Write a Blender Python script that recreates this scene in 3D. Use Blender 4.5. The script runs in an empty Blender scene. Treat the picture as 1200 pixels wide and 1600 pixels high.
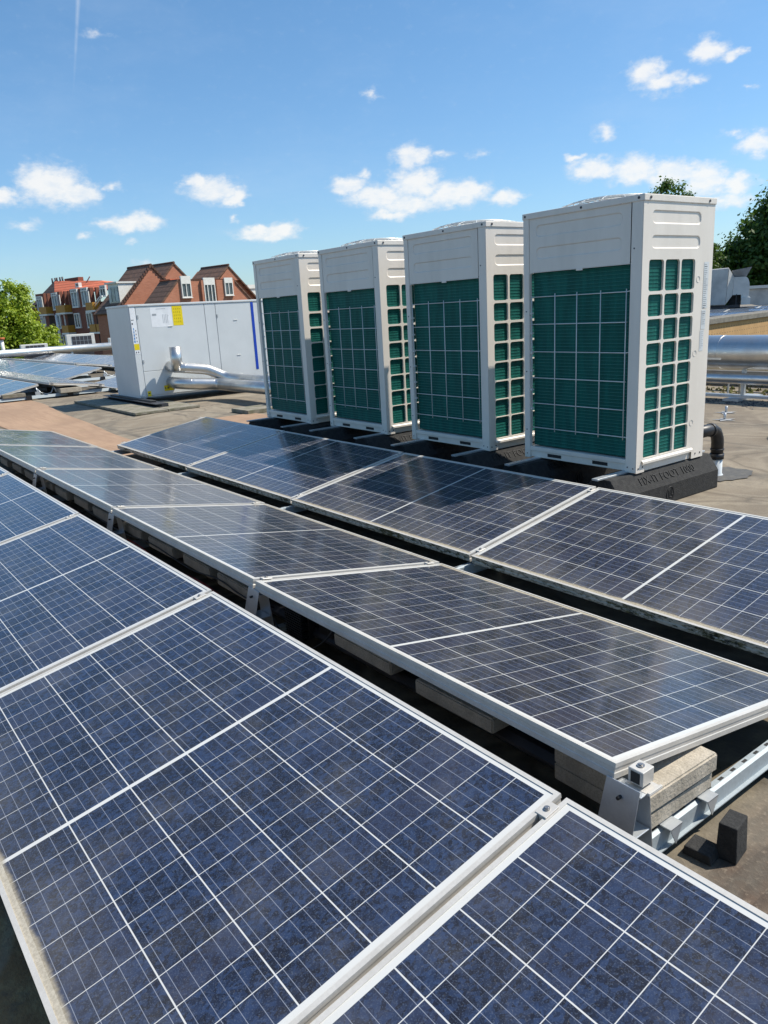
import bpy, bmesh, math, random
from mathutils import Matrix, Vector
from math import sin, cos, pi, radians, atan2, sqrt
random.seed(7)
S = bpy.context.scene
C = S.collection

# ------------------------------------------------------------------ camera
cd = bpy.data.cameras.new('camera')
cam = bpy.data.objects.new('camera', cd); C.objects.link(cam)
cd.sensor_fit = 'HORIZONTAL'; cd.sensor_width = 36.0; cd.lens = 35.71
cd.clip_start = 0.05; cd.clip_end = 3000
cam.matrix_world = Matrix(((-0.608369, 0.172194, -0.77475, 0), (-0.79178, -0.19873, 0.577573, 0), (-0.054512, 0.964809, 0.257241, 0), (0, 0, 0, 1)))
S.camera = cam
S.render.resolution_x = 768; S.render.resolution_y = 1024

# ------------------------------------------------------------------ light
SUN_DIR = Vector((-0.47 * 0.593, -0.883 * 0.593, 0.805)).normalized()   # towards the sun
sl = bpy.data.lights.new('sun', 'SUN'); so = bpy.data.objects.new('sun', sl); C.objects.link(so)
sl.energy = 5.0; sl.angle = radians(0.53); sl.color = (1.0, 0.93, 0.82)
so.rotation_euler = SUN_DIR.to_track_quat('Z', 'Y').to_euler()
so.location = (0, 0, 30)

S.view_settings.view_transform = 'Standard'; S.view_settings.look = 'None'
S.view_settings.exposure = 0.34; S.view_settings.gamma = 1.0

# ------------------------------------------------------------------ node helpers
class NT:
    def __init__(s, nt): s.nt = nt; s.n = nt.nodes; s.l = nt.links
    def link(s, a, b): s.l.new(a, b)
    def new(s, t, **k):
        n = s.n.new(t)
        for a, b in k.items(): setattr(n, a, b)
        return n
    def put(s, sock, v):
        if hasattr(v, 'is_output') or isinstance(v, bpy.types.NodeSocket): s.l.new(v, sock)
        else: sock.default_value = v
    def m(s, op, a, b=None, c=None, clamp=False):
        n = s.new('ShaderNodeMath', operation=op); n.use_clamp = clamp
        s.put(n.inputs[0], a)
        if b is not None: s.put(n.inputs[1], b)
        if c is not None: s.put(n.inputs[2], c)
        return n.outputs[0]
    def v(s, op, a, b=None, out=0):
        n = s.new('ShaderNodeVectorMath', operation=op)
        s.put(n.inputs[0], a)
        if b is not None: s.put(n.inputs[1], b)
        return n.outputs[out]
    def mix(s, f, a, b):
        n = s.new('ShaderNodeMix', data_type='RGBA')
        s.put(n.inputs[0], f); s.put(n.inputs[6], a if not isinstance(a, tuple) else (*a, 1)[:4]); s.put(n.inputs[7], b if not isinstance(b, tuple) else (*b, 1)[:4])
        return n.outputs[2]
    def noise(s, vec, scale, detail=4, rough=.55, dist=0):
        n = s.new('ShaderNodeTexNoise'); s.put(n.inputs['Vector'], vec)
        n.inputs['Scale'].default_value = scale; n.inputs['Detail'].default_value = detail
        n.inputs['Roughness'].default_value = rough; n.inputs['Distortion'].default_value = dist
        return n.outputs[0]
    def ramp(s, f, lo, hi, a=0., b=1., smooth=True):
        n = s.new('ShaderNodeMapRange'); n.interpolation_type = 'SMOOTHSTEP' if smooth else 'LINEAR'
        s.put(n.inputs[0], f); s.put(n.inputs[1], lo); s.put(n.inputs[2], hi); s.put(n.inputs[3], a); s.put(n.inputs[4], b)
        return n.outputs[0]
    def xyz(s, vec):
        n = s.new('ShaderNodeSeparateXYZ'); s.put(n.inputs[0], vec); return n.outputs
    def comb(s, x, y, z=0.):
        n = s.new('ShaderNodeCombineXYZ'); s.put(n.inputs[0], x); s.put(n.inputs[1], y); s.put(n.inputs[2], z); return n.outputs[0]

def newmat(name):
    m = bpy.data.materials.new(name); m.use_nodes = True
    t = NT(m.node_tree); b = t.n['Principled BSDF']
    return m, t, b

def mat(name, col, rough=.5, metal=0., col2=None, nscale=6., namt=.5, bump=0., bscale=40., fine=.0, stretch=None, world=False, spec=None):
    """plain surface: base colour with a large soft variation, fine grain and bump"""
    m, t, b = newmat(name)
    tc = t.new('ShaderNodeTexCoord'); co = tc.outputs['Object']
    if world: co = t.new('ShaderNodeNewGeometry').outputs['Position']
    if stretch: co = t.v('MULTIPLY', co, stretch)
    c2 = col2 if col2 else tuple(x * .75 for x in col)
    f = t.ramp(t.noise(co, nscale, 5, .6), .35, .7, 0, namt)
    c = t.mix(f, col, c2)
    if fine:
        g = t.noise(co, bscale * 2.2, 3, .6)
        c = t.mix(t.ramp(g, .3, .75, fine, 0), c, tuple(x * .45 for x in col))
    t.link(c, b.inputs['Base Color'])
    b.inputs['Roughness'].default_value = rough; b.inputs['Metallic'].default_value = metal
    if spec is not None: b.inputs['Specular IOR Level'].default_value = spec
    if bump:
        bp = t.new('ShaderNodeBump'); bp.inputs['Strength'].default_value = bump; bp.inputs['Distance'].default_value = .004
        t.link(t.noise(co, bscale, 5, .6), bp.inputs['Height']); t.link(bp.outputs[0], b.inputs['Normal'])
    return m

# ------------------------------------------------------------------ sky with small fair-weather clouds
W = bpy.data.worlds.new('World'); S.world = W; W.use_nodes = True
w = NT(W.node_tree)
bg = w.n['Background']
sky = w.new('ShaderNodeTexSky', sky_type='NISHITA'); sky.sun_disc = False
sky.sun_elevation = math.asin(SUN_DIR.z); sky.sun_rotation = atan2(SUN_DIR.x, SUN_DIR.y) % (2 * pi)
sky.altitude = 0; sky.air_density = 1.0; sky.dust_density = 0.6; sky.ozone_density = 2.0
SKY_STRENGTH = 0.115
bg.inputs['Strength'].default_value = SKY_STRENGTH
BLOBS = [(-0.277, 0.1541, 0.0421, 0.0229, 1.0), (-0.2616, 0.1619, 0.0216, 0.0156, 1.0), (-0.3015, 0.1454, 0.0279, 0.016, 1.0), (-0.2275, 0.1421, 0.0171, 0.0106, 1.0), (-0.2437, 0.1129, 0.0217, 0.0065, 0.5), (-0.3423, 0.1526, 0.0134, 0.0059, 0.7), (-0.3583, 0.1131, 0.0393, 0.0098, 1.0), (-0.3346, 0.1129, 0.027, 0.006, 0.8), (-0.3755, 0.117, 0.0182, 0.0083, 1.0), (-0.303, 0.0996, 0.0104, 0.0044, 0.6), (-0.4585, 0.1465, 0.0368, 0.0144, 1.0), (-0.4393, 0.1553, 0.0198, 0.009, 1.0), (-0.4826, 0.1381, 0.0185, 0.0084, 1.0), (-0.4779, 0.1155, 0.0085, 0.0046, 0.7), (-0.5148, 0.0981, 0.0439, 0.0094, 1.0), (-0.536, 0.1001, 0.0236, 0.0094, 1.0), (-0.3693, 0.0692, 0.02, 0.0061, 0.5), (-0.6973, 0.1743, 0.0263, 0.0145, 1.0), (-0.7342, 0.1726, 0.017, 0.0068, 0.6), (-0.6405, 0.1579, 0.0124, 0.0069, 0.7), (-0.6202, 0.1455, 0.025, 0.0108, 1.0), (-0.6546, 0.1323, 0.0407, 0.0155, 1.0), (-0.7005, 0.1433, 0.0359, 0.0201, 1.0), (-0.6933, 0.1222, 0.0486, 0.0109, 1.0), (-0.6731, 0.111, 0.0331, 0.0078, 0.9), (-0.7622, 0.1308, 0.0327, 0.0139, 1.0), (-0.8066, 0.1213, 0.0294, 0.0085, 1.0), (-0.7404, 0.1287, 0.039, 0.0155, 1.0), (-0.6534, 0.2416, 0.0137, 0.0066, 0.6), (-0.924, 0.1822, 0.0163, 0.0102, 0.7), (-0.9677, 0.2352, 0.0229, 0.0126, 0.95), (-0.9851, 0.222, 0.0301, 0.0105, 0.9), (-1.0184, 0.2194, 0.017, 0.0069, 0.7), (-1.0299, 0.2475, 0.0223, 0.0115, 1.0), (-1.0539, 0.2398, 0.0138, 0.0054, 0.9), (-0.9139, 0.1445, 0.0345, 0.0134, 1.0), (-0.8883, 0.1584, 0.012, 0.0045, 0.9), (-0.9569, 0.1383, 0.0371, 0.0162, 1.0), (-0.9989, 0.1307, 0.0366, 0.0145, 1.0), (-1.0332, 0.1205, 0.0333, 0.0173, 1.0), (-1.0667, 0.111, 0.0215, 0.0142, 1.0), (-1.0609, 0.097, 0.0303, 0.01, 0.8), (-1.0846, 0.1513, 0.0224, 0.0125, 1.0), (-1.0604, 0.1619, 0.0141, 0.0056, 0.6), (-0.3473, 0.3015, 0.0185, 0.0047, 0.5), (-0.3298, 0.3088, 0.0032, 0.0402, 0.42), (-0.3161, 0.2647, 0.0025, 0.0309, 0.36), (-0.7801, 0.1715, 0.0169, 0.0068, 0.4), (-0.3591, 0.0919, 0.0122, 0.0045, 0.5), (-1.0748, 0.2066, 0.0083, 0.0034, 0.5)]
tc = w.new('ShaderNodeTexCoord'); D = w.v('NORMALIZE', tc.outputs['Generated'])
sx, sy, sz = w.xyz(D)
az = w.m('ARCTAN2', sy, sx); el = w.m('ARCSINE', sz)
AE = w.comb(az, el)
warp = w.new('ShaderNodeTexNoise'); w.link(w.v('MULTIPLY', AE, (1, 1.6, 1)), warp.inputs['Vector']); warp.inputs['Scale'].default_value = 45; warp.inputs['Detail'].default_value = 4
wv = w.v('MULTIPLY', w.v('SUBTRACT', warp.outputs['Color'], (.5, .5, .5)), (.034, .020, 0))
P = w.v('ADD', AE, wv)
field = None; lowf = None
for (a, e, ra, re, wt) in BLOBS:
    if ra < .004: continue
    q = w.v('MULTIPLY', w.v('SUBTRACT', P, (a, e, 0)), (1 / (ra * 1.42), 1 / (re * 1.55), 0))
    d = w.v('LENGTH', q, out=1)
    k = w.m('MULTIPLY', w.m('SUBTRACT', 1.0, d, clamp=True), wt)
    field = k if field is None else w.m('SMOOTH_MAX', field, k, .12)
n1 = w.noise(w.v('MULTIPLY', AE, (1, 1.5, 1)), 75, 6, .62)
dens = w.m('ADD', w.m('MULTIPLY', field, 1.9), w.m('MULTIPLY', w.m('SUBTRACT', n1, .58), 1.7))
dens = w.m('MULTIPLY', w.ramp(dens, .05, 1.35), w.ramp(field, .0, .22))
n2 = w.noise(w.v('MULTIPLY', AE, (1, 1.8, 1)), 40, 4, .6)
shade = w.ramp(w.m('ADD', field, w.m('MULTIPLY', n2, .6)), .35, .95)
ccol = w.mix(shade, (4.3, 5.1, 6.1, 1), (6.9, 6.8, 6.6, 1))
gr = w.mix(w.ramp(el, -.02, .50), (.71, .90, 1.07, 1), (.64, .93, 1.06, 1))
mulc = w.new('ShaderNodeMix', data_type='RGBA', blend_type='MULTIPLY'); mulc.inputs[0].default_value = 1
w.link(sky.outputs[0], mulc.inputs[6]); w.link(gr, mulc.inputs[7])
# thin high veil
veil = w.ramp(w.noise(w.v('MULTIPLY', AE, (2.0, 5.0, 1)), 2.2, 5, .6), .45, .8, 0, .10)
skyc = w.mix(veil, mulc.outputs[2], (5.0, 5.8, 6.8, 1))
# a straight, fading condensation trail
ta = w.m('SUBTRACT', az, w.m('ADD', -.3245, w.m('MULTIPLY', w.m('SUBTRACT', el, .29), -.22)))
tw = w.m('ADD', .0014, w.m('MULTIPLY', w.m('MAXIMUM', w.m('SUBTRACT', el, .25), 0.0), .022))
trail = w.m('SUBTRACT', 1.0, w.m('DIVIDE', w.m('ABSOLUTE', ta), tw), clamp=True)
trail = w.m('MULTIPLY', w.m('MULTIPLY', trail, w.ramp(el, .235, .33, 0, .30)), w.ramp(w.noise(AE, 60, 3, .6), .3, .7, .5, 1.))
skyc = w.mix(trail, skyc, (6.0, 6.4, 6.9, 1))
w.link(w.mix(w.m('MULTIPLY', w.m('MULTIPLY', dens, .86), w.ramp(n2, .25, .6, .72, 1.0)), skyc, ccol), bg.inputs['Color'])

# ------------------------------------------------------------------ mesh builder
class MB:
    def __init__(s): s.v = []; s.f = []; s.m = []; s.sm = []
    def add(s, vs, fs, mi=0, smooth=False, M=None):
        o = len(s.v)
        s.v += [tuple(M @ Vector(p)) if M else tuple(p) for p in vs]
        for f in fs: s.f.append([o + i for i in f]); s.m.append(mi); s.sm.append(smooth)
        return s
    def box(s, x0, x1, y0, y1, z0, z1, mi=0, M=None):
        vs = [(x0, y0, z0), (x1, y0, z0), (x1, y1, z0), (x0, y1, z0), (x0, y0, z1), (x1, y0, z1), (x1, y1, z1), (x0, y1, z1)]
        return s.add(vs, [(0, 3, 2, 1), (4, 5, 6, 7), (0, 1, 5, 4), (1, 2, 6, 5), (2, 3, 7, 6), (3, 0, 4, 7)], mi, False, M)
    def prism(s, pts, a0, a1, axis='x', mi=0, M=None, smooth=False):
        """extrude a 2D outline along an axis: x -> (a, p, q); y -> (p, a, q); z -> (p, q, a)"""
        n = len(pts)
        def P(p, a): return (a, p[0], p[1]) if axis == 'x' else (p[0], a, p[1]) if axis == 'y' else (p[0], p[1], a)
        vs = [P(p, a0) for p in pts] + [P(p, a1) for p in pts]
        fs = [tuple(range(n))[::-1], tuple(range(n, 2 * n))]
        s.add(vs, fs, mi, False, M)
        o = len(s.v) - 2 * n
        for i in range(n):
            j = (i + 1) % n
            s.f.append([o + i, o + j, o + n + j, o + n + i]); s.m.append(mi); s.sm.append(smooth)
        return s
    def tube(s, path, r, seg=8, mi=0, cap=True, M=None, radii=None):
        pts = [Vector(p) for p in path]; n = len(pts); vs = []; fs = []
        up = Vector((0, 0, 1)); prev = None
        for i, p in enumerate(pts):
            t = (pts[min(i + 1, n - 1)] - pts[max(i - 1, 0)]).normalized()
            if prev is None:
                a = t.cross(up) if abs(t.dot(up)) < .95 else t.cross(Vector((1, 0, 0)))
            else: a = prev - t * prev.dot(t)
            a.normalize(); prev = a; b = t.cross(a)
            rr = radii[i] if radii else r
            for k in range(seg):
                an = 2 * pi * k / seg; vs.append(p + (a * cos(an) + b * sin(an)) * rr)
        for i in range(n - 1):
            for k in range(seg):
                k2 = (k + 1) % seg
                fs.append((i * seg + k, i * seg + k2, (i + 1) * seg + k2, (i + 1) * seg + k))
        s.add(vs, fs, mi, seg > 5, M)
        if cap:
            o = len(s.v) - len(vs)
            s.f.append([o + k for k in range(seg)][::-1]); s.m.append(mi); s.sm.append(False)
            s.f.append([o + (n - 1) * seg + k for k in range(seg)]); s.m.append(mi); s.sm.append(False)
        return s
    def cyl(s, p0, p1, r, seg=16, mi=0, M=None, r2=None):
        return s.tube([p0, p1], r, seg, mi, True, M, radii=[r, r2 if r2 is not None else r])
    def build(s, name, mats, parent=None, bevel=0., segs=1, fix=True):
        me = bpy.data.meshes.new(name); me.from_pydata(s.v, [], s.f)
        if not isinstance(mats, (list, tuple)): mats = [mats]
        for m_ in mats: me.materials.append(m_)
        me.polygons.foreach_set('material_index', s.m); me.polygons.foreach_set('use_smooth', s.sm)
        me.update()
        if fix:
            bm = bmesh.new(); bm.from_mesh(me); bmesh.ops.recalc_face_normals(bm, faces=bm.faces[:]); bm.to_mesh(me); bm.free()
        o = bpy.data.objects.new(name, me); C.objects.link(o)
        if parent: o.parent = parent
        if bevel:
            b = o.modifiers.new('bevel', 'BEVEL'); b.width = bevel; b.segments = segs; b.limit_method = 'ANGLE'; b.angle_limit = radians(40)
        return o

def tag(o, label=None, cat=None, group=None, kind=None):
    if label: o['label'] = label
    if cat: o['category'] = cat
    if group: o['group'] = group
    if kind: o['kind'] = kind
    return o
def thing(name, loc=(0, 0, 0), rot=(0, 0, 0), label=None, cat=None, group=None):
    o = bpy.data.objects.new(name, None); o.empty_display_size = .1
    o.location = loc; o.rotation_euler = rot; C.objects.link(o)
    return tag(o, label, cat, group)
KIDS = {}
def copy_tree(o, loc=None, rot=None, label=None, parent=None):
    c = o.copy(); C.objects.link(c)
    if parent is not None: c.parent = parent; c.matrix_parent_inverse = o.matrix_parent_inverse.copy()
    if loc is not None: c.location = loc
    if rot is not None: c.rotation_euler = rot
    if label: c['label'] = label
    for ch in list(o.children): copy_tree(ch, parent=c)
    return c
def rrect(cx, cy, w_, h_, r, n=4):
    pts = []
    for (sx_, sy_, a0) in ((1, 1, 0), (-1, 1, 90), (-1, -1, 180), (1, -1, 270)):
        for i in range(n + 1):
            a = radians(a0 + 90 * i / n)
            pts.append((cx + sx_ * (w_ / 2 - r) + r * cos(a), cy + sy_ * (h_ / 2 - r) + r * sin(a)))
    return pts

# ------------------------------------------------------------------ materials
# white-grey painted sheet, aluminium, galvanised steel, etc.
M_cream = mat('cream_paint', (.80, .735, .65), .42, 0, (.71, .65, .57), 1.6, .8, .06, 160, stretch=(3.5, 3.5, .8))
M_lid = mat('dark_gap', (.02, .02, .02), .8)
M_alu = mat('frame_aluminium', (.60, .575, .53), .45, .20, (.49, .465, .42), 9, .7, .12, 60, .15)
M_rail = mat('galvanised_rail', (.34, .38, .40), .62, .35, (.33, .38, .41), 7, .8, .15, 50, .2)
M_galv = mat('galvanised_plate', (.58, .61, .63), .40, .6, (.45, .48, .51), 12, .7, .1, 60, .1)
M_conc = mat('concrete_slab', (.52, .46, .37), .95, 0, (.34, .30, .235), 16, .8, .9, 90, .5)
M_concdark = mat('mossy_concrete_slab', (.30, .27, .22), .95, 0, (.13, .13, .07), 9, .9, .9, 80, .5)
M_rubber = mat('black_rubber', (.020, .020, .020), .9, 0, (.046, .045, .042), 30, .7, 1.0, 120, .4)
M_plastic = mat('black_plastic', (.015, .015, .017), .45, 0, None, 5, .4, .1, 50)
M_red = mat('red_cable', (.30, .02, .015), .5)
M_blackm = mat('dark_steel', (.035, .037, .042), .5, .3, (.07, .07, .08), 5, .7, .1, 50)
M_bolt = mat('bolt_steel', (.42, .40, .38), .3, .8)
M_wire = mat('coated_wire', (.74, .75, .72), .4, .0)
M_white = mat('white_sheet', (.60, .63, .64), .35, 0, (.54, .57, .58), 2.2, .7, .05, 100)
M_blue = mat('blue_trim', (.005, .05, .42), .4)
M_yellow = mat('yellow_sticker', (.80, .62, .0), .5)
M_paper = mat('paper_sticker', (.78, .80, .82), .5)
M_paper2 = mat('faded_sticker', (.66, .68, .68), .5)
M_ink = mat('sticker_ink', (.05, .05, .06), .6)
M_inkgrey = mat('sticker_print', (.33, .36, .38), .6)
M_inkblue = mat('sticker_blue', (.02, .22, .55), .5)

def clad_material(name, col=(.66, .65, .63), rough=.33):
    m, t, b = newmat(name)
    co = t.new('ShaderNodeTexCoord').outputs['Object']
    f = t.noise(co, 5, 5, .6)
    t.link(t.mix(t.ramp(f, .35, .7), col, tuple(x * .82 for x in col)), b.inputs['Base Color'])
    b.inputs['Metallic'].default_value = .92
    t.link(t.ramp(t.noise(co, 5, 3, .6), .3, .7, rough - .04, rough + .08), b.inputs['Roughness'])
    bp = t.new('ShaderNodeBump'); bp.inputs['Strength'].default_value = .12; bp.inputs['Distance'].default_value = .01
    t.link(t.noise(co, 3, 2, .5), bp.inputs['Height']); t.link(bp.outputs[0], b.inputs['Normal'])
    return m
M_clad = clad_material('aluminium_cladding')
M_cladw = clad_material('pale_cladding', (.75, .74, .71), .38)

def stained_frame():
    m, t, b = newmat('stained_frame')
    co = t.new('ShaderNodeTexCoord').outputs['Object']
    oi = t.new('ShaderNodeObjectInfo')
    co = t.v('ADD', co, t.v('MULTIPLY', t.comb(oi.outputs['Random'], oi.outputs['Random'], 0.), (37., 11., 0)))
    a = t.noise(t.v('MULTIPLY', co, (1, 1, 3)), 26, 8, .78)
    big = t.noise(co, 3.2, 3, .5)
    f = t.ramp(t.m('ADD', a, t.m('MULTIPLY', t.m('SUBTRACT', big, .5), .5)), .44, .60)
    g = t.noise(co, 60, 4, .6)
    dirt = t.mix(t.ramp(g, .35, .65), (.018, .017, .010), (.13, .12, .045))
    t.link(t.mix(f, (.50, .49, .42), dirt), b.inputs['Base Color'])
    t.link(t.ramp(f, 0, 1, .45, .95), b.inputs['Roughness']); b.inputs['Metallic'].default_value = .15
    return m
M_stain = stained_frame()

def cell_material():
    m, t, b = newmat('solar_cells')
    co = t.new('ShaderNodeTexCoord').outputs['Object']
    oi = t.new('ShaderNodeObjectInfo'); rnd = oi.outputs['Random']
    x, y, z = t.xyz(co)
    L2 = .8775; p = .0845; q = .1640; y0 = .0226
    xm = t.m('ABSOLUTE', t.m('SUBTRACT', x, L2))
    kx = t.m('DIVIDE', t.m('SUBTRACT', xm, .006), p)
    fx = t.m('FRACT', kx)
    dx = t.m('MULTIPLY', t.m('SUBTRACT', .5, t.m('ABSOLUTE', t.m('SUBTRACT', fx, .5))), p)      # metres to the nearest cross gap
    ky = t.m('DIVIDE', t.m('SUBTRACT', y, y0), q)
    fy = t.m('FRACT', ky)
    dy = t.m('MULTIPLY', t.m('SUBTRACT', .5, t.m('ABSOLUTE', t.m('SUBTRACT', fy, .5))), q)
    def less(a, lim, soft=.0003): return t.ramp(a, lim - soft, lim + soft, 1., 0., False)
    g1 = less(dx, .0009); g2 = less(dy, .0015)
    mid = less(xm, .0062); e1 = t.m('GREATER_THAN', xm, .006 + 10 * p - .0008)
    e2 = t.m('GREATER_THAN', t.m('ABSOLUTE', t.m('SUBTRACT', y, .515)), 3 * q - .001)
    gap = g1
    for k in (g2, mid, e1, e2): gap = t.m('MAXIMUM', gap, k)
    # five busbars in each cell
    fb = t.m('FRACT', t.m('MULTIPLY', fy, 5.))
    db = t.m('MULTIPLY', t.m('ABSOLUTE', t.m('SUBTRACT', fb, .5)), q / 5)
    bus = less(db, .0006, .0002)
    # multicrystalline silicon: each cell its own tint, grains inside
    cid = t.comb(t.m('ADD', t.m('FLOOR', kx), t.m('MULTIPLY', t.m('SIGN', t.m('SUBTRACT', x, L2)), 20.)), t.m('FLOOR', ky), t.m('MULTIPLY', rnd, 91.))
    wn = t.new('ShaderNodeTexWhiteNoise'); wn.noise_dimensions = '3D'; t.link(cid, wn.inputs['Vector'])
    tint = wn.outputs['Value']
    off = t.v('ADD', co, t.v('MULTIPLY', wn.outputs['Color'], (3., 3., 3.)))
    vo = t.new('ShaderNodeTexVoronoi'); vo.inputs['Scale'].default_value = 150; t.link(t.v('MULTIPLY', off, (1., .65, 1.)), vo.inputs['Vector'])
    grain = t.xyz(vo.outputs['Color'])[0]
    vo2 = t.new('ShaderNodeTexVoronoi'); vo2.inputs['Scale'].default_value = 42; t.link(off, vo2.inputs['Vector'])
    grain2 = t.xyz(vo2.outputs['Color'])[1]
    big = t.noise(off, 9, 3, .6)
    val = t.m('ADD', t.m('ADD', t.m('MULTIPLY', grain, .46), t.m('MULTIPLY', grain2, .26)), t.m('ADD', t.m('MULTIPLY', tint, .26), t.m('MULTIPLY', big, .30)))
    base = t.mix(t.ramp(val, .35, 1.0), (.0050, .0066, .0165), (.018, .036, .094))
    base = t.mix(t.ramp(wn.outputs['Value'], .6, 1., 0., .45), base, (.022, .021, .038))
    sp_ = t.noise(off, 330, 2, .6)
    base = t.mix(t.ramp(sp_, .50, .72, 0, .75), base, (.055, .075, .125))
    mc = t.new('ShaderNodeMix', data_type='RGBA', blend_type='MULTIPLY'); mc.inputs[0].default_value = 1
    t.link(base, mc.inputs[6]); t.link(oi.outputs['Color'], mc.inputs[7]); base = mc.outputs[2]
    base = t.mix(bus, base, (.20, .22, .27))
    base = t.mix(gap, base, (.56, .56, .54))
    # dust film, thicker towards the low edge, and a dried crust right at the edge
    dn = t.noise(co, 5.0, 6, .65); dn2 = t.noise(co, 160, 3, .7)
    film = t.m('ADD', t.ramp(dn, .42, .80, .0, .085), t.ramp(dn2, .58, .80, .0, .16))
    film = t.m('ADD', film, t.ramp(y, .80, 1.0, 0, .07))
    film = t.m('ADD', film, t.m('MULTIPLY', t.m('SUBTRACT', 1.0, oi.outputs['Alpha']), t.ramp(dn, .3, .7, .5, 1.0)))
    edge_n = t.m('ADD', y, t.m('MULTIPLY', t.m('SUBTRACT', t.noise(co, 12, 5, .7), .5), .026))
    crust = t.m('MULTIPLY', t.ramp(edge_n, .992, 1.006), t.ramp(rnd, 0, 1, .70, .95))
    base = t.mix(film, base, (.36, .33, .27))
    base = t.mix(crust, base, t.mix(t.ramp(dn2, .3, .7), (.42, .37, .28), (.28, .24, .17)))
    t.link(base, b.inputs['Base Color'])
    b.inputs['Roughness'].default_value = .55; b.inputs['Specular IOR Level'].default_value = .10
    t.link(t.m('SUBTRACT', 1.0, crust), b.inputs['Coat Weight'])
    t.link(t.ramp(dn, .3, .8, .11, .22), b.inputs['Coat Roughness'])
    b.inputs['Coat IOR'].default_value = 1.38
    return m
M_cell = cell_material()

def coil_material():
    m, t, b = newmat('green_coil_fins')
    co = t.new('ShaderNodeTexCoord').outputs['Object']
    x, y, z = t.xyz(co)
    st = t.m('ABSOLUTE', t.m('SINE', t.m('MULTIPLY', z, pi / .0215)))
    fins = t.m('ABSOLUTE', t.m('SINE', t.m('MULTIPLY', t.m('ADD', x, y), 2 * pi / .006)))
    nz = t.noise(t.v('MULTIPLY', co, (6, 6, 1.0)), 3, 5, .65)
    c = t.mix(t.ramp(nz, .35, .75), (.003, .080, .066), (.007, .135, .110))
    c = t.mix(t.ramp(st, .0, .35, .25, 0.), c, (.016, .22, .18))
    sp = t.noise(t.v('MULTIPLY', co, (9, 9, 3.)), 16, 3, .7)
    c = t.mix(t.ramp(sp, .66, .78, 0, .5), c, (.06, .30, .26))
    t.link(c, b.inputs['Base Color']); b.inputs['Roughness'].default_value = .6; b.inputs['Specular IOR Level'].default_value = .2
    bp = t.new('ShaderNodeBump'); bp.inputs['Strength'].default_value = .3; bp.inputs['Distance'].default_value = .002
    t.link(t.m('ADD', st, t.m('MULTIPLY', fins, .3)), bp.inputs['Height']); t.link(bp.outputs[0], b.inputs['Normal'])
    return m
M_coil = coil_material()
M_tubeln = mat('coil_tube', (.025, .26, .22), .45, 0, None, 8, .5)

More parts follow.
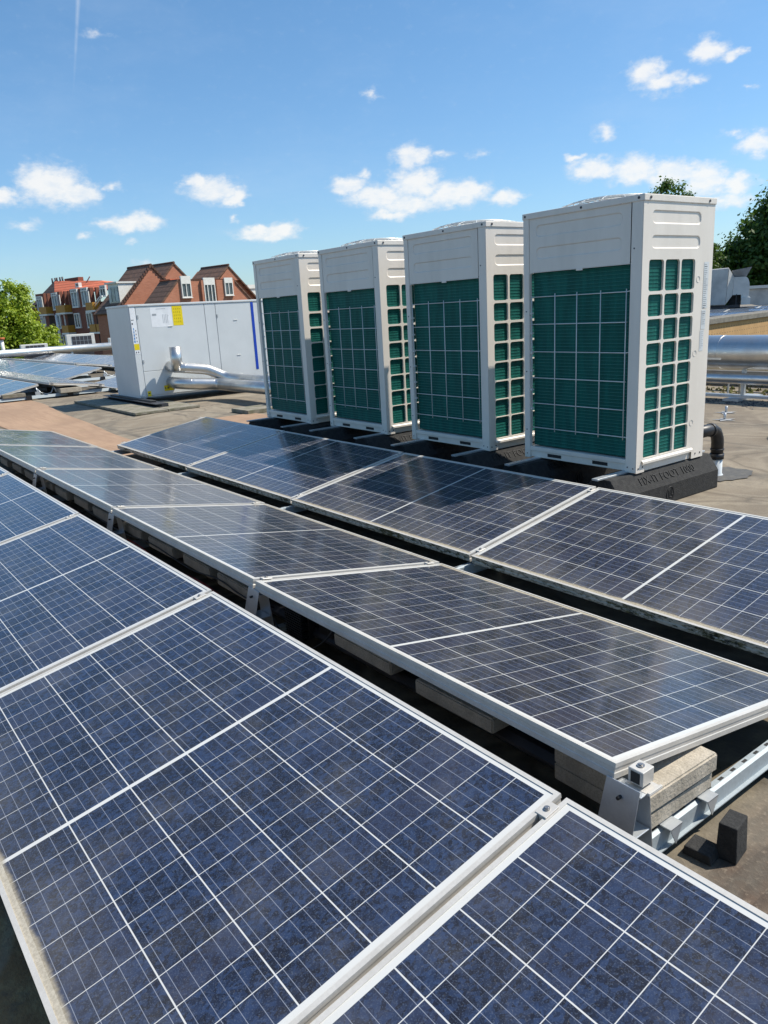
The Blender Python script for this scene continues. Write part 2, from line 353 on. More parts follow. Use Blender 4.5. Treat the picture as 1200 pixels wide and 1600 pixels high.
def roof_material():
    m, t, b = newmat('bitumen_roofing')
    co = t.new('ShaderNodeNewGeometry').outputs['Position']
    x, y, z = t.xyz(co)
    n1 = t.noise(co, .55, 6, .6); n2 = t.noise(co, 3.5, 6, .65); n3 = t.noise(co, 70, 3, .7)
    c = t.mix(t.ramp(n1, .35, .68), (.245, .198, .138), (.150, .120, .086))
    c = t.mix(t.ramp(n2, .42, .70, 0, .7), c, (.31, .262, .19))
    # seams of the sheets every metre across
    sm = t.m('FRACT', t.m('ADD', t.m('MULTIPLY', y, 1 / 1.06), t.m('MULTIPLY', t.noise(co, 1.3, 2, .5), .03)))
    seam = t.m('ADD', t.ramp(sm, .0, .03, .8, 0.), t.ramp(sm, .93, 1., 0., .45))
    c = t.mix(seam, c, (.085, .075, .062))
    sheet = t.new('ShaderNodeTexWhiteNoise'); sheet.noise_dimensions = '1D'
    t.link(t.m('FLOOR', t.m('MULTIPLY', y, 1 / 1.06)), sheet.inputs['W'])
    c = t.mix(t.ramp(sheet.outputs[0], 0, 1, 0, .30), c, (.12, .105, .09))
    # dirty, mossy ground around near rows; panel shade and clutter painted under far array
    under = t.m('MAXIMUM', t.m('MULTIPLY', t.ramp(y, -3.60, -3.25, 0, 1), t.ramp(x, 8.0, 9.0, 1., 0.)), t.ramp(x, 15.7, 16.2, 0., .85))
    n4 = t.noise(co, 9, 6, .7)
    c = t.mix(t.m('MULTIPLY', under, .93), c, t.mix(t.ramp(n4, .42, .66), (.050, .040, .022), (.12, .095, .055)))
    c = t.mix(t.m('MULTIPLY', t.ramp(y, -.45, -.25, 0, .9), t.ramp(x, 4., 6., 1., 0.)), c, t.mix(t.ramp(n4, .42, .66), (.30, .16, .06), (.42, .28, .12)))
    # ribbed brown sheet by the near end of the rows
    near = t.m('MULTIPLY', t.ramp(x, .80, .92, 1., 0.), t.ramp(y, -3.3, -2.9, 0, 1))
    rib = t.m('FRACT', t.m('ADD', t.m('MULTIPLY', x, 26.), t.m('MULTIPLY', t.noise(co, 3, 2, .5), .5)))
    brown = t.mix(t.ramp(rib, .25, .75, 0, 1), (.105, .070, .047), (.070, .046, .031))
    brown = t.mix(t.ramp(n3, .50, .72, 0, .65), brown, (.27, .22, .165))
    brown = t.mix(t.ramp(n2, .5, .7, 0, .35), brown, (.06, .045, .035))
    c = t.mix(near, c, brown)
    tm = t.m('ABSOLUTE', t.m('SUBTRACT', t.noise(co, .95, 3, .5, .6), .52))
    c = t.mix(t.ramp(tm, .0, .012, .55, 0.), c, (.085, .072, .055))
    c = t.mix(t.m('MULTIPLY', t.ramp(tm, .012, .05, .0, .35), t.ramp(tm, .05, .09, 1., 0.)), c, (.36, .31, .23))
    c = t.mix(t.ramp(t.noise(co, 14, 5, .7), .55, .68, 0, .35), c, (.09, .078, .062))
    # puddle rings and spots
    vo = t.new('ShaderNodeTexVoronoi'); vo.feature = 'DISTANCE_TO_EDGE'; vo.inputs['Scale'].default_value = .7
    t.link(t.v('ADD', co, t.v('MULTIPLY', t.comb(n2, n1, 0.), (1.2, 1.2, 0))), vo.inputs['Vector'])
    c = t.mix(t.ramp(vo.outputs[0], .0, .06, .5, 0.), c, (.10, .088, .07))
    c = t.mix(t.ramp(n3, .30, .8, .25, 0.), c, (.07, .062, .052))
    t.link(c, b.inputs['Base Color']); b.inputs['Roughness'].default_value = .93
    bp = t.new('ShaderNodeBump'); bp.inputs['Strength'].default_value = .5; bp.inputs['Distance'].default_value = .006
    t.link(t.m('ADD', n3, t.m('MULTIPLY', n2, .8)), bp.inputs['Height']); t.link(bp.outputs[0], b.inputs['Normal'])
    return m
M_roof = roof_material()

def tan_material():
    m, t, b = newmat('tan_roofing')
    co = t.new('ShaderNodeNewGeometry').outputs['Position']
    x, y, z = t.xyz(co)
    n1 = t.noise(co, 1.2, 6, .65); n3 = t.noise(co, 60, 3, .7)
    c = t.mix(t.ramp(n1, .35, .7), (.40, .262, .168), (.30, .195, .125))
    c = t.mix(t.ramp(t.noise(t.v('MULTIPLY', co, (.6, 7., 1.)), 2.2, 5, .7), .45, .65, 0, .6), c, (.27, .165, .105))
    ln = t.m('FRACT', t.m('ADD', t.m('MULTIPLY', y, 6.), n1))
    c = t.mix(t.ramp(ln, 0, .1, .25, 0), c, (.25, .16, .10))
    c = t.mix(t.ramp(n3, .35, .75, .3, 0), c, (.20, .14, .09))
    c = t.mix(t.ramp(t.noise(co, 2.2, 4, .6), .62, .72, 0, .6), c, (.20, .16, .07))
    t.link(c, b.inputs['Base Color']); b.inputs['Roughness'].default_value = .95
    return m
M_tan = tan_material()

def brick_material(name, c1, c2, mortar, scale, vert=False, bw=.22, bh=.065):
    m, t, b = newmat(name)
    co = t.new('ShaderNodeTexCoord').outputs['Object']
    x, y, z = t.xyz(co)
    h = t.m('ADD', x, y)
    vec = t.comb(h, z) if not vert else t.comb(z, h)
    br = t.new('ShaderNodeTexBrick'); t.link(vec, br.inputs['Vector'])
    br.inputs['Scale'].default_value = scale; br.inputs['Brick Width'].default_value = bw; br.inputs['Row Height'].default_value = bh
    br.inputs['Mortar Size'].default_value = .007; br.inputs['Mortar Smooth'].default_value = .1
    br.inputs['Color1'].default_value = (*c1, 1); br.inputs['Color2'].default_value = (*c2, 1); br.inputs['Mortar'].default_value = (*mortar, 1)
    n = t.noise(co, 1.2, 5, .6)
    c = t.mix(t.ramp(n, .35, .7, 0, .35), br.outputs['Color'], tuple(v_ * .6 for v_ in c1))
    t.link(c, b.inputs['Base Color']); b.inputs['Roughness'].default_value = .92
    return m
M_brick = brick_material('orange_red_brick', (.52, .19, .10), (.43, .145, .075), (.34, .24, .18), 1.0)
M_brickd = brick_material('dark_red_brick', (.25, .080, .048), (.19, .060, .038), (.18, .11, .08), 1.0)
M_bricky = brick_material('yellow_soldier_brick', (.56, .34, .14), (.48, .28, .11), (.22, .14, .07), 1.0, True, .21, .065)

def tile_roof(name, c1, c2, step=.34, axis=2):
    m, t, b = newmat(name)
    co = t.new('ShaderNodeTexCoord').outputs['Object']
    x, y, z = t.xyz(co)
    row = t.m('FRACT', t.m('MULTIPLY', z, 1 / step)); col = t.m('FRACT', t.m('MULTIPLY', y if axis == 2 else x, 1 / .3))
    n = t.noise(co, 3, 5, .7)
    c = t.mix(t.ramp(n, .35, .7), c1, c2)
    c = t.mix(t.ramp(row, .0, .42, .85, 0.), c, tuple(v_ * .30 for v_ in c1))
    c = t.mix(t.ramp(col, .0, .15, .35, 0.), c, tuple(v_ * .4 for v_ in c1))
    t.link(c, b.inputs['Base Color']); b.inputs['Roughness'].default_value = .85
    bp = t.new('ShaderNodeBump'); bp.inputs['Strength'].default_value = .8; bp.inputs['Distance'].default_value = .05
    t.link(row, bp.inputs['Height']); t.link(bp.outputs[0], b.inputs['Normal'])
    return m
M_tiles = tile_roof('brown_roof_tiles', (.24, .13, .085), (.14, .085, .06))
M_tilesr = tile_roof('red_roof_tiles', (.80, .21, .10), (.70, .17, .085), .34, 0)
M_ridge = mat('ridge_tiles', (.13, .06, .04), .9, 0, (.07, .045, .03), 6, .8)
M_trim = mat('white_trim', (.76, .74, .68), .6, 0, (.62, .60, .54), 3, .6)
M_glassw = mat('window_glass', (.035, .045, .055), .08, 0, (.10, .13, .15), 1.3, .9, spec=.8)
M_glassb = mat('curtained_glass', (.32, .40, .45), .15, 0, (.10, .13, .14), 2.0, .9, spec=.8)
M_balc = mat('ochre_balcony_panel', (.46, .22, .02), .6, 0, (.36, .16, .015), 3, .7)
M_dark = mat('recess_dark', (.045, .028, .022), .9)
M_greywall = mat('grey_rendered_wall', (.36, .34, .30), .9, 0, (.24, .22, .19), 2, .8, .3, 30, .3)
M_canvas = mat('grey_duct_wrap', (.56, .55, .52), .65, 0, (.34, .34, .33), 2.2, .8, .3, 8)
M_canvasd = mat('light_duct_sheet', (.66, .65, .62), .5, .1, (.42, .42, .41), 2.2, .8)
M_gravel = mat('far_roof_gravel', (.26, .235, .20), .95, 0, (.15, .135, .115), 1.2, .8, .6, 40, .4, world=True)
M_moss = mat('moss_and_debris', (.14, .15, .035), .95, 0, (.09, .045, .022), 14, 1., 1.2, 60, .5)
M_ground = mat('street_ground', (.10, .11, .07), .95, 0, (.14, .12, .09), .05, .9, world=True)
M_trunk = mat('bark', (.09, .065, .045), .95, 0, (.05, .035, .025), 8, .8, .8, 30)
M_leadp = mat('lead_flashing', (.30, .31, .32), .7, .2, (.2, .2, .2), 6, .7)

def leaf_material(name, a, b_):
    m, t, b = newmat(name)
    oi = t.new('ShaderNodeNewGeometry')
    n = t.noise(t.v('MULTIPLY', oi.outputs['Position'], (1, 1, 1)), .9, 3, .6)
    c = t.mix(oi.outputs['Random Per Island'], a, b_)
    c = t.mix(t.ramp(n, .35, .65, 0, .35), c, tuple(x * .6 for x in a))
    t.link(c, b.inputs['Base Color']); b.inputs['Roughness'].default_value = .55
    tr = t.new('ShaderNodeBsdfTranslucent'); t.link(t.mix(.5, c, tuple(min(1, x * 1.6) for x in b_)), tr.inputs['Color'])
    mx = t.new('ShaderNodeMixShader'); mx.inputs[0].default_value = .35
    out = t.n['Material Output']
    t.link(b.outputs[0], mx.inputs[1]); t.link(tr.outputs[0], mx.inputs[2]); t.link(mx.outputs[0], out.inputs['Surface'])
    return m
M_leaf_bright = leaf_material('spring_leaves', (.19, .29, .014), (.36, .44, .035))
M_leaf_dark = leaf_material('dark_leaves', (.035, .085, .010), (.105, .185, .022))
M_leaf_mid = leaf_material('mid_leaves', (.050, .10, .012), (.11, .19, .025))

# ------------------------------------------------------------------ setting: street ground and roof
g = MB(); g.add([(-1500, -1500, -7.5), (1500, -1500, -7.5), (1500, 1500, -7.5), (-1500, 1500, -7.5)], [(0, 1, 2, 3)])
tag(g.build('street_ground', M_ground), kind='structure')

def roofz(x, y):
    t_ = min(1., max(0., (y + 4.1) / 1.3)); t_ = t_ * t_ * (3 - 2 * t_)
    return -1.30 - .06 * t_ * min(1., max(0., (14.5 - x) / 3.))
rb = MB(); xs = [-6 + i * .5 for i in range(84)]; ys = [-12.6 + j * .25 for j in range(80)]
vs = [(x, y, roofz(x, y)) for x in xs for y in ys]; ny = len(ys)
fs = [(i * ny + j, (i + 1) * ny + j, (i + 1) * ny + j + 1, i * ny + j + 1) for i in range(len(xs) - 1) for j in range(ny - 1)]
rb.add(vs, fs, 0, True)
rb.box(-6, 35.5, -12.6, 7.15, -7.4, -1.45, 0)
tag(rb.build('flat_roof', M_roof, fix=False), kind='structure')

# tan granulated strip laid on the roof, 4 mm up
ts = MB()
n = 26; ptsA = []; ptsB = []
for i in range(n):
    x = 7.2 + (16.3 - 7.2) * i / (n - 1)
    yl = -2.22 - .03 * sin(x * 1.3); yr = -2.93 - .062 * (x - 7.2) + .02 * sin(x * 2.1)
    ptsA.append((x, yl)); ptsB.append((x, yr))
vs = []
for (a, b2) in zip(ptsA, ptsB):
    for k in range(4):
        x_, y_ = a[0], a[1] + (b2[1] - a[1]) * k / 3
        vs.append((x_, y_, roofz(x_, y_) + .008))
fs = [(i * 4 + k, (i + 1) * 4 + k, (i + 1) * 4 + k + 1, i * 4 + k + 1) for i in range(n - 1) for k in range(3)]
ts.add(vs, fs)
vs = []
for i in range(9):
    x_ = 8.1 + .18 * i
    for k in range(3):
        y_ = -4.35 - .3 * k - .05 * (i % 2) * (k == 1); vs.append((x_, y_, roofz(x_, y_) + .008))
ts.add(vs, [(i * 3 + k, (i + 1) * 3 + k, (i + 1) * 3 + k + 1, i * 3 + k + 1) for i in range(8) for k in range(2)])
tag(ts.build('tan_roofing_sheet', M_tan, fix=False), kind='structure')

# ------------------------------------------------------------------ solar panels
PL, PW, PP = 1.755, 1.030, 1.7705
def make_panel(low_stained=False):
    root = thing('solar_panel')
    # frame section swept round: (inset, z)
    sec = [(0, 0), (0, -.012), (.0016, -.014), (.0016, -.024), (0, -.026), (0, -.040), (.026, -.040), (.026, -.038), (.003, -.038), (.003, -.006), (.0115, -.006), (.0115, 0)]
    vs = []
    for (d, z) in sec: vs += [(d, d, z), (PL - d, d, z), (PL - d, PW - d, z), (d, PW - d, z)]
    f = MB(); nsec = len(sec)
    for i in range(nsec):
        j = (i + 1) % nsec
        for k in range(4):
            k2 = (k + 1) % 4
            q = (i * 4 + k, i * 4 + k2, j * 4 + k2, j * 4 + k)
            f.add([vs[a] for a in q], [(0, 1, 2, 3)], 1 if (low_stained and k == 2 and 0 <= i <= 4) else 0)
    fr = f.build('frame', [M_alu, M_stain], root)
    bm = bmesh.new(); bm.from_mesh(fr.data); bmesh.ops.remove_doubles(bm, verts=bm.verts[:], dist=1e-5); bmesh.ops.recalc_face_normals(bm, faces=bm.faces[:]); bm.to_mesh(fr.data); bm.free()
    gl = MB(); gl.box(.0105, PL - .0105, .0105, PW - .0105, -.0055, -.0022)
    gl.build('glass', M_cell, root)
    for yy in (.055, PW - .075):
        c = MB(); c.box(PL - .0075, PL + .0230, yy - .022, yy + .022, .0008, .0040)
        c.box(PL + .0012, PL + .0143, yy - .022, yy + .022, -.03, .0008)
        cl = c.build('clamp', M_alu, root, .0008)
        bo = MB(); bo.cyl((PL + .0077, yy, .004), (PL + .0077, yy, .0072), .0072, 12); bo.cyl((PL + .0077, yy, .0072), (PL + .0077, yy, .0096), .0045, 8)
        bo.build('bolt', M_bolt, cl)
    return root

def place_panel(root, x, y, z, tilt, flip):
    root.location = (x, y, z); root.rotation_euler = (-tilt, 0, pi if flip else 0)
proto = make_panel(True)
used = [False]
def panel(x, y, z, tilt, flip, label, group, tone=(1, 1, 1, .94)):
    o = proto if not used[0] else copy_tree(proto); used[0] = True
    place_panel(o, x, y, z, tilt, flip); tag(o, label, 'solar panel', group)
    for ch in o.children:
        if ch.name.startswith('glass'): ch.color = tone
    return o
GR = 'solar panels in the three long rows in the foreground'
# row A: foreground, high edge away on the right, slopes down towards +Y
XA, YA, ZA, TA = 2.7067, -1.149, -1.0458, .1852
la = {1: 'solar panel cut off by the bottom right corner, nearest in the foreground row', 0: 'largest looking solar panel, whole in view in the foreground row',
      -1: 'second solar panel up the foreground row, cut by the left edge', -2: 'third solar panel up the foreground row, only its right end in view',
      -3: 'farthest sliver of solar panel at the left edge in the foreground row'}
for k in (1, 0, -1, -2, -3):
    u0 = k * PP
    panel(XA - u0 - PL, YA, ZA - u0 * .0011, TA, False, la[k], GR, (1.0, 1.0, .95, .97))
XB, YB, ZB, TB = 2.6974, -1.3322, -1.0482, .1742
lb = ['nearest solar panel of the middle row, over the sunlit pair of slabs', 'second solar panel from the near end of the middle row', 'third solar panel from the near end of the middle row',
      'fourth solar panel from the near end of the middle row', 'far end solar panel of the middle row beside the tan roofing']
for i, k in enumerate((0, -1, -2, -3, -4)):
    u0 = k * PP
    o = panel(XB - u0, YB, ZB - .002 * u0, TB, True, lb[i], GR, (1.12, .84, .70, .955))  # greyer tint paints the oblique-view sheen into the cell colour
    if k == 0:
        for ch in list(o.children):
            if ch.name.startswith('clamp') and sum(v_.co.y for v_ in ch.data.vertices) / len(ch.data.vertices) < .3:
                for g_ in list(ch.children): bpy.data.objects.remove(g_)
                bpy.data.objects.remove(ch)
# row C: low edge nearer, slopes up towards -Y; x from 7.986 down
XC, YC, ZC, TC = 7.986, -2.5257, -1.2202, .1643
lc = ['far end solar panel of the back row, in front of the white box', 'second solar panel from the far end of the back row',
      'third solar panel from the far end of the back row', 'nearest solar panel of the back row, cut by the right edge']
for k in range(4):
    u0 = k * PP
    yh = YC - PW * cos(TC); zh = ZC + PW * sin(TC) - .0013 * u0
    panel(XC - u0 - PL, yh, zh, TC, False, lc[k], GR, (1.0, .88, .80, .952))  # grey sheen of the slanting view put into this row's tint

# ------------------------------------------------------------------ rails with legs
def make_rail(y0, y1):
    root = thing('mounting_rail', (0, 0, 0))
    prof = [(-.052, .006), (-.052, .002), (-.028, .002), (-.020, .050), (-.004, .056), (.020, .056), (.020, .050), (.034, .002), (.052, .002), (.052, .006), (.037, .006), (.024, .060), (-.006, .060), (-.024, .054), (-.031, .006)]
    prof = [(px_ * .52, .020 + pz_ * .82) for (px_, pz_) in prof]
    m = MB(); m.prism(prof, y0, y1, 'y', 0)
    m.build('rail', M_rail, root)
    sl_ = MB(); yy = y0 + .05
    while yy < y1:
        sl_.box(-.001, .0075, yy, yy + .020, .0685, .0699); yy += .062
    tag(sl_.build('slots', M_lid, root), kind='stuff')
    return root
RAIL_Z = -1.345
rail0 = make_rail(-3.75, .0)
# triangular leg under the high edges at the ridge
lg = MB()
lg.add([(-.045, -.170, .252), (.045, -.170, .252), (.050, -.118, .062), (-.050, -.118, .062), (-.045, -.1725, .252), (.045, -.1725, .252), (.050, -.1205, .062), (-.050, -.1205, .062)],
       [(0, 1, 2, 3), (7, 6, 5, 4), (0, 4, 5, 1), (1, 5, 6, 2), (2, 6, 7, 3), (3, 7, 4, 0)])
lg.box(-.045, .045, -.207, -.1735, .232, .236)
lg.add([(-.045, -.208, .236), (.045, -.208, .236), (.050, -.222, .062), (-.050, -.222, .062), (-.045, -.2105, .236), (.045, -.2105, .236), (.050, -.2245, .062), (-.050, -.2245, .062)],
       [(0, 1, 2, 3), (7, 6, 5, 4), (0, 4, 5, 1), (1, 5, 6, 2), (2, 6, 7, 3), (3, 7, 4, 0)])
lg.box(-.045, .045, -.214, -.146, .132, .136)
leg_me = lg.build('support_leg', M_galv, rail0, .0008); leg_me.location = (0, -1.152, .010)
hole = MB(); hole.cyl((0, -.164, .222), (0, -.150, .222), .0045, 10)
ho = hole.build('leg_hole', M_lid, leg_me)
leg2 = leg_me.copy(); C.objects.link(leg2); leg2.parent = rail0; leg2.location = (0, -1.165 - 2.25, 0)
# low edge foot brackets in the valley
for yy in (-2.31, -2.565):
    fb = MB(); fb.box(-.030, .030, yy - .018, yy + .018, .060, .064); fb.box(-.030, .030, yy - .002, yy + .002, .060, .098); fb.box(-.024, .024, yy - .012, yy + .012, .080, .0835)
    fb.build('edge_bracket', M_alu, rail0, .0008)
for yy in (-.35, -2.05, -3.35):
    rp = MB(); rp.box(-.05, .05, yy - .05, yy + .05, -.016, .0215)
    rp.build('rubber_pad', M_rubber, rail0, .004)
rail_x = [.915, 2.70, 4.47, 6.24, 7.99, 9.76]
rl = ['nearest galvanised mounting rail with square slots, on the bare roof at the right edge', 'second galvanised cross rail, under the wide joint by the finned black box',
      'third galvanised cross rail, under the narrow leg left of the slab row', 'fourth galvanised cross rail, hidden under the joint far up the middle row', 'fifth galvanised cross rail, at the far end of the back row', 'sixth galvanised cross rail, at the far end of the middle row']
for i, x in enumerate(rail_x):
    r_ = rail0 if i == 0 else copy_tree(rail0)
    r_.location = (x, 0, RAIL_Z); tag(r_, rl[i], 'rail', 'cross rails under the panel rows')
    if i == 5:
        for ch in list(r_.children):
            if ch.name.startswith(('rail', 'slots', 'edge')) or ch.location.y < -3 or ch.name.startswith('rubber'):
                for g_ in list(ch.children): bpy.data.objects.remove(g_)
                bpy.data.objects.remove(ch)
        m_ = MB(); m_.box(-.05, .05, -2.42, -1.0, .004, .06); m_.build('rail', M_rail, r_)

# end clamp on the middle row's near corner
ec = thing('end_clamp', (0.916, -1.372, -1.055), (0, 0, 0), 'square aluminium end clamp with bolt at the near corner of the middle row', 'clamp')
b_ = MB(); b_.box(-.034, .006, -.022, .022, -.036, .002); o = b_.build('clamp_block', M_alu, ec, .0015)
b_ = MB(); b_.box(-.026, -.002, .0205, .0228, -.032, -.004); b_.build('clamp_opening', M_lid, o)
b_ = MB(); b_.cyl((-.013, 0, .002), (-.013, 0, .0055), .009, 14); b_.cyl((-.013, 0, .0055), (-.013, 0, .0085), .005, 6); b_.build('bolt', M_bolt, ec)
b_ = MB(); b_.box(-.055, .012, -.026, .026, -.048, -.043); b_.box(-.055, -.048, -.026, .026, -.043, -.039); b_.build('clamp_foot', M_alu, ec, .001)
# long rail along the row under the slabs
lr = MB(); lr.prism([(-1.60, -1.262), (-1.455, -1.262), (-1.440, -1.245), (-1.440, -1.235), (-1.46, -1.218), (-1.58, -1.218), (-1.60, -1.235)], 1.0, 9.6, 'x')
tag(lr.build('ballast_tray', M_blackm), 'long dark steel ballast tray carrying the slabs under the middle row', 'tray')

# ------------------------------------------------------------------ concrete ballast slabs
def slab(x0, x1, y0, y1, z0, z1, label, group='concrete ballast slabs under the ridge', rot=0., m_=None):
    cx, cy = (x0 + x1) / 2, (y0 + y1) / 2
    bm = bmesh.new(); bmesh.ops.create_cube(bm, size=1)
    bmesh.ops.scale(bm, vec=(x1 - x0, y1 - y0, z1 - z0), verts=bm.verts[:])
    bmesh.ops.bevel(bm, geom=bm.edges[:], offset=.005, segments=2, affect='EDGES')
    me = bpy.data.meshes.new('concrete_slab'); bm.to_mesh(me); bm.free(); me.materials.append(m_ or M_conc)
    o = bpy.data.objects.new('concrete_slab', me); C.objects.link(o)
    o.location = (cx, cy, (z0 + z1) / 2); o.rotation_euler = (0, 0, rot)
    return tag(o, label, 'concrete slab', group)
slab(.902, 1.202, -1.712, -1.420, -1.212, -1.160, 'upper pale concrete slab of the sunlit pair beside the nearest leg', rot=-.03)
slab(.908, 1.206, -1.705, -1.425, -1.2655, -1.2145, 'lower pale concrete slab of the sunlit pair beside the nearest leg', rot=-.01)
slab(1.40, 1.745, -1.66, -1.385, -1.202, -1.152, 'dark concrete slab in the gap, nearest of the single ones', rot=.01, m_=M_conc)
slab(1.875, 2.22, -1.66, -1.39, -1.194, -1.144, 'dark concrete slab in the gap, just on the near side of the black finned box', rot=-.01)
sx_list = [2.86, 3.29, 3.73, 4.20, 4.73, 5.2, 5.65, 6.1, 6.6, 7.1, 7.55]
ords = ['first', 'second', 'third', 'fourth', 'fifth', 'sixth', 'seventh', 'eighth', 'ninth', 'tenth', 'eleventh']
for i, x in enumerate(sx_list):
    slab(x, x + .34, -1.68 + .02 * (i % 3), -1.385 - .012 * (i % 2), -1.212, -1.150 - .006 * (i % 2), ords[i] + ' slab up the gap beyond the finned box', rot=random.uniform(-.03, .03))

# finned power box
mi = thing('power_inverter', (2.52, -1.40, -1.19), (0, 0, 0), 'black finned power box hanging under the middle row beside a leg', 'inverter')
b_ = MB(); b_.box(-.07, .07, -.05, -.02, -.07, .075); b_.build('housing', M_plastic, mi, .003)
b_ = MB()
for k in range(14): b_.box(-.07, .06, -.02, .012, -.068 + k * .0105, -.0635 + k * .0105)
b_.build('cooling_fins', M_plastic, mi)
b_ = MB(); b_.box(-.20, -.10, -.09, -.05, -.07, .05); b_.build('junction_box', M_plastic, mi, .003)

def cable(pts, r, m_, label, name='cable'):
    # smooth the given points
    P_ = [Vector(p) for p in pts]; out = []
    for i in range(len(P_) - 1):
        p0 = P_[max(i - 1, 0)]; p1 = P_[i]; p2 = P_[i + 1]; p3 = P_[min(i + 2, len(P_) - 1)]
        for k in range(6):
            t_ = k / 6
            out.append(.5 * ((2 * p1) + (p2 - p0) * t_ + (2 * p0 - 5 * p1 + 4 * p2 - p3) * t_ * t_ + (3 * p1 - p0 - 3 * p2 + p3) * t_ ** 3))
    out.append(P_[-1])
    m2 = MB(); m2.tube(out, r, 6)
    return tag(m2.build(name, m_), label, 'cable')
cable([(2.72, -1.39, -1.25), (3.0, -1.375, -1.262), (3.4, -1.38, -1.245), (3.8, -1.37, -1.262), (4.3, -1.38, -1.24), (4.8, -1.37, -1.26), (5.6, -1.38, -1.25), (7.0, -1.375, -1.26)], .0042, M_red, 'red cable sagging along the slabs in the dark gap')
cable([(2.66, -1.385, -1.17), (2.9, -1.37, -1.185), (3.15, -1.37, -1.168), (3.5, -1.375, -1.20), (4.0, -1.37, -1.175), (4.5, -1.375, -1.21), (5.2, -1.37, -1.19)], .0035, M_plastic, 'thin black cable looped over the slabs in the dark gap')
cable([(2.62, -1.36, -1.20), (2.52, -1.35, -1.262), (2.40, -1.36, -1.27), (2.28, -1.38, -1.20), (2.25, -1.42, -1.14)], .0035, M_plastic, 'black cable looping in front of the finned power box')

# foam rubber blocks by the near rail
def foam(x, y, z, sx_, sy_, h, rot, label, taper=.86):
    m_ = MB(); a, b2 = sx_ / 2, sy_ / 2
    m_.add([(-a, -b2, 0), (a, -b2, 0), (a, b2, 0), (-a, b2, 0), (-a * taper, -b2, h), (a * taper, -b2, h), (a * taper, b2, h), (-a * taper, b2, h)],
           [(0, 3, 2, 1), (4, 5, 6, 7), (0, 1, 5, 4), (1, 2, 6, 5), (2, 3, 7, 6), (3, 0, 4, 7)])
    o = m_.build('rubber_block', M_rubber, None, .003, 2); o.location = (x, y, z); o.rotation_euler = (0, 0, rot)
    return tag(o, label, 'rubber block')
foam(.800, -1.615, -1.359, .052, .072, .100, .15, 'black rubber block standing on end on the brown roofing')
foam(.846, -1.560, -1.359, .075, .060, .026, .1, 'flat black rubber block lying beside the standing one against the rail')

# small metal hooks below the slab pair, on the near rail
for i, (yy) in enumerate((-1.49, -1.655)):
    hk = MB()
    hk.add([(.880, yy + .016, -1.268), (.880, yy - .034, -1.268), (.880, yy - .010, -1.318), (.883, yy + .016, -1.268), (.883, yy - .034, -1.268), (.883, yy - .010, -1.318)], [(0, 1, 2), (5, 4, 3), (0, 3, 4, 1), (1, 4, 5, 2), (2, 5, 3, 0)])
    hk.box(.880, 1.19, yy - .034, yy + .016, -1.2695, -1.2665)
    tag(hk.build('slab_hook', M_galv), ('bent steel hook under the near half of the sunlit slab pair', 'bent steel hook under the far half of the sunlit slab pair')[i], 'hook')

# ------------------------------------------------------------------ heat pump outdoor units
UW, UD, UH = .919, .734, 1.6208
def sheet_with_holes(mb, a0, a1, b0, b1, cols, rows, r, to3, depth, mi=0):
    """flat sheet a0..a1 x b0..b1 with rounded openings; to3(a, b, d) -> point, d = depth behind the face"""
    ca = [a0] + [(cols[i][1] + cols[i + 1][0]) / 2 for i in range(len(cols) - 1)] + [a1]
    rb_ = [b0] + [(rows[i][1] + rows[i + 1][0]) / 2 for i in range(len(rows) - 1)] + [b1]
    for i, (c0, c1) in enumerate(cols):
        for j, (r0, r1) in enumerate(rows):
            hp = rrect((c0 + c1) / 2, (r0 + r1) / 2, c1 - c0, r1 - r0, r, 3)
            oc = [(ca[i + 1], rb_[j + 1]), (ca[i], rb_[j + 1]), (ca[i], rb_[j]), (ca[i + 1], rb_[j])]
            vs = [to3(*p, 0) for p in hp] + [to3(*p, depth) for p in hp] + [to3(*p, 0) for p in oc]
            n_ = 16; fs = []
            for q in range(4):
                for k in range(3): fs.append((q * 4 + k, q * 4 + k + 1, 2 * n_ + q))
                fs.append((q * 4 + 3, (q * 4 + 4) % 16, 2 * n_ + (q + 1) % 4, 2 * n_ + q))
            for k in range(16): fs.append((k, (k + 1) % 16, n_ + (k + 1) % 16, n_ + k))
            mb.add(vs, fs, mi)
def recess_floor(mb, ca, cb, w_, h_, r, to3, depth, mi=0):
    a = [to3(*p, 0) for p in rrect(ca, cb, w_, h_, r, 3)]; b = [to3(*p, depth) for p in rrect(ca, cb, w_ - .014, h_ - .014, r - .006, 3)]
    mb.add(a + b, [(k, (k + 1) % 16, 16 + (k + 1) % 16, 16 + k) for k in range(16)] + [tuple(range(16, 32))], mi)

